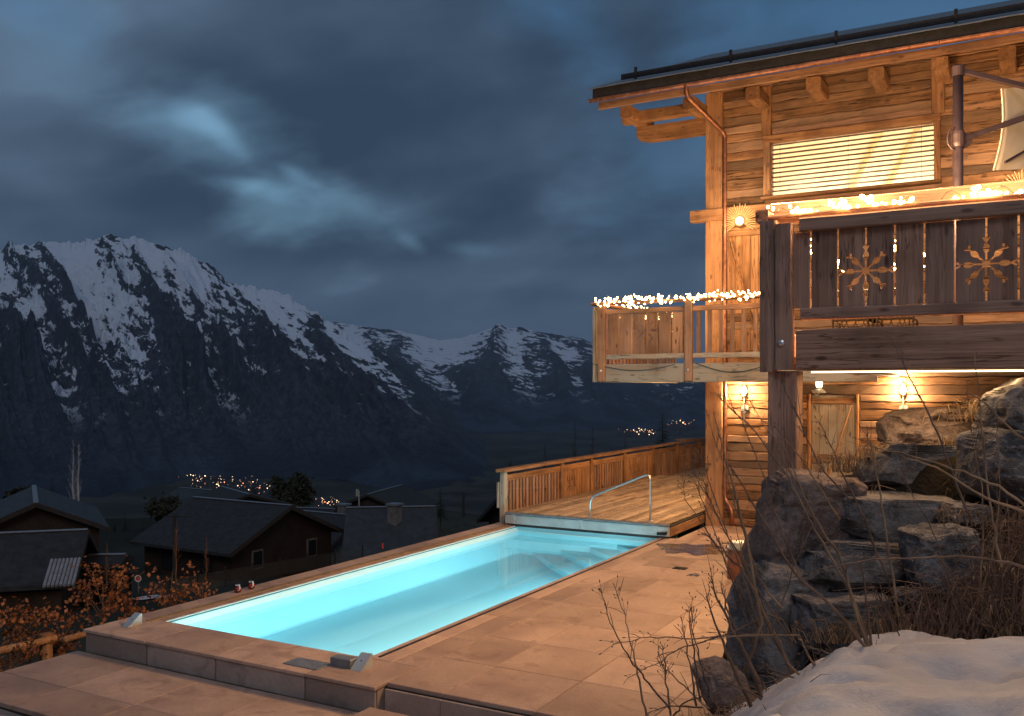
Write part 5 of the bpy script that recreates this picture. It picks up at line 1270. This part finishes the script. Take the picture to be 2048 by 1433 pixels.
def bare(px, ytop, ybase, d, label, seed, m, lean=0, r=.008, name='birch_tree', group='bare trees'):
    rg = random.Random(seed); b0 = at(px, ybase, d); H = at(px, ytop, d).z-b0.z
    t_ = thing(name, b0, label, 'tree', group); P = [b0+Vector((lean*H*(i/8)**2+rg.gauss(0, .006)*H, 0, H*i/8)) for i in range(9)]
    MB().tube(P, [H*r*2.2*(1-.9*i/8) for i in range(9)], 6).build('trunk', m, t_)
    mb = MB()
    for k in range(46):
        s_ = rg.uniform(.22, .97); i = min(7, int(s_*8)); p = P[i].lerp(P[i+1], s_*8-i); a = rg.uniform(0, 6.28); L = H*.20*(1.1-s_)*rg.uniform(.6, 1.2)
        e = p+Vector((math.cos(a)*L*.45, math.sin(a)*L*.45, L)); mb.tube([p, p.lerp(e, .5)-Vector((0, 0, L*.05)), e], [H*.0022, H*.0014, H*.0005], 3, False)
        for j in range(5):
            q = p.lerp(e, rg.uniform(.3, 1)); mb.tube([q, q+Vector((rg.gauss(0, .12), rg.gauss(0, .12), rg.uniform(.0, .25)))*L*1.3], [H*.0009, H*.0003], 3, False)
    mb.build('twigs', m, t_, fix=False, kind='stuff')
conifer(105, 952, 1062, 66, 'tall soft spruce left of the two birches', 31, .26)
bare(146, 880, 1062, 58, 'left of two pale bare birch trunks above the barn', 32, M['birch'])
bare(157, 886, 1060, 56, 'right of two pale bare birch trunks above the barn', 33, M['birch'], .01)
conifer(250, 1018, 1064, 84, 'small spruce on the meadow edge right of the birches', 34, .24)
conifer(228, 1040, 1064, 86, 'tiny spruce just left of the small meadow-edge spruce', 35, .3)
conifer(287, 1044, 1063, 88, 'tiny dark spruce near the bushy tree by the barn house', 36, .25)
leafy(330, 1000, 1062, 72, 60, 'dark bushy tree behind the left end of the broad barn house', 37, M['leafdark'], .3, 2600)
leafy(566, 958, 1022, 98, 44, 'left of two dark round trees over the village roofs', 38, M['leafdark'], .38, 2600)
leafy(600, 955, 1024, 96, 48, 'right of two dark round trees over the village roofs', 39, M['leafdark'], .38, 2600)
conifer(508, 960, 1000, 112, 'small dark spruce in front of the village lights', 40, .3)
conifer(881, 972, 1040, 78, 'pointed spruce behind the long-roofed house', 41, .26)
conifer(1325, 820, 930, 48, 'large dark spruce behind the deck railing near the chalet corner', 42, .27)
conifer(1021, 916, 960, 62, 'spruce tip showing behind the railing end post', 43, .25)
leafy(38, 985, 1030, 70, 50, 'dark bush behind the left edge chalet roof', 44, M['leafdark'], .3, 1600)
for i, (px, y0, y1, d) in enumerate(((1150, 838, 960, 55), (1185, 850, 950, 58), (1250, 872, 940, 52), (1090, 880, 960, 60))):
    bare(px, y0, y1, d, ('tallest', 'second', 'rightmost', 'leftmost')[i]+' of the faint bare trees behind the deck railing', 60+i, M['bark'], 0, .004, 'bare_tree')
# russet hedge
m, t, b = newmat('russet_leaves'); v, rnd_ = objco(t); pos = t.n('ShaderNodeTexCoord').outputs['Object']
t.l(t.mix(t.step(t.noise(pos, 9, 2), .35, .65), (.11, .030, .010), (.40, .14, .038)), b.inputs['Base Color']); b.inputs['Roughness'].default_value = .7; M['russet'] = m
M['twig'] = plain('russet_twig', (.15, .075, .04), .85, 0, .4, 5)
hed = [(60, 1205, 1340, 13.9, 130, 900, 'russet-leaved shrub at the left edge above the rail fence'), (118, 1235, 1325, 14.2, 90, 420, 'small russet shrub right of the fence post'), (205, 1130, 1290, 15.2, 120, 850, 'tallest russet-leaved shrub left of the pool corner'),
       (345, 1120, 1240, 17.0, 100, 460, 'russet shrub behind the coping left of the glasses'), (405, 1160, 1215, 19, 60, 180, 'thin russet sprig below the net fence'), (20, 1285, 1380, 13.2, 110, 420, 'low russet shrub below the fence rail at the left edge'), (270, 1190, 1260, 15.6, 70, 260, 'low russet shrub between the tall shrub and the pool corner')]
for i, (px, y0, y1, d, w, n, lab) in enumerate(hed):
    leafy(px, y0, y1, d, w, lab, 80+i, M['russet'], .075, int(n*.55), M['twig'], 'russet_shrub', 'shrub', 'russet shrubs below the pool', .05)
for i, (px, y0, y1, d, lab) in enumerate(((352, 1040, 1165, 19, 'thin bare sapling in front of the broad barn house'), (213, 1085, 1180, 17, 'thin bare sapling in front of the corrugated barn roof'), (412, 1070, 1180, 20, 'thin bare sapling near the net fence'))):
    bare(px, y0, y1, d, lab, 95+i, M['twig'], .02, .004, 'sapling', 'saplings below the pool')
# old snow patches on the meadow
for i, (px, py, d, wx, wy) in enumerate(((235, 1206, 24, 50, 6), (305, 1168, 38, 60, 5), (205, 1095, 60, 40, 4), (80, 1316, 14.5, 40, 5), (330, 1103, 52, 26, 4))):
    c0 = at(px, py, d); mb = MB(); n = 26; ring = []
    for k in range(n):
        a = 2*math.pi*k/n; rr_ = 1+.35*math.sin(3*a+i)+.2*math.sin(7*a); x_ = math.cos(a)*wx/1840*d/2*rr_; y_ = math.sin(a)*wx/1840*d*.8*rr_
        q = c0+Vector((cs*x_-sn*y_, sn*x_+cs*y_, 0)); q.z = float(ground_z(np.array([q.x]), np.array([q.y]))[0])+.05; ring.append(q)
    cc = sum(ring, Vector())/n; cc.z += .10; mb.v = [tuple(q) for q in ring]+[tuple(cc)]; mb.f = [(k, (k+1) % n, n) for k in range(n)]
    mb.build('snow_patch', M['snow'], kind='structure', smooth=True)
# ------------------------------------------------------------------ evening air
m = bpy.data.materials.new('evening_haze'); m.use_nodes = True; nt_ = m.node_tree; nt_.nodes.clear()
o_ = nt_.nodes.new('ShaderNodeOutputMaterial'); pv_ = nt_.nodes.new('ShaderNodeVolumePrincipled')
pv_.inputs['Color'].default_value = (.62, .74, .95, 1); pv_.inputs['Density'].default_value = HAZE
nt_.links.new(pv_.outputs[0], o_.inputs['Volume'])
hz = MB().box(-27500, 27500, -27500, 27500, -340, 1150).build('haze', m, kind='stuff', keep_origin=(0, 0, 0)); hz['label'] = 'thin blue evening haze in the valley'; hz['category'] = 'haze'
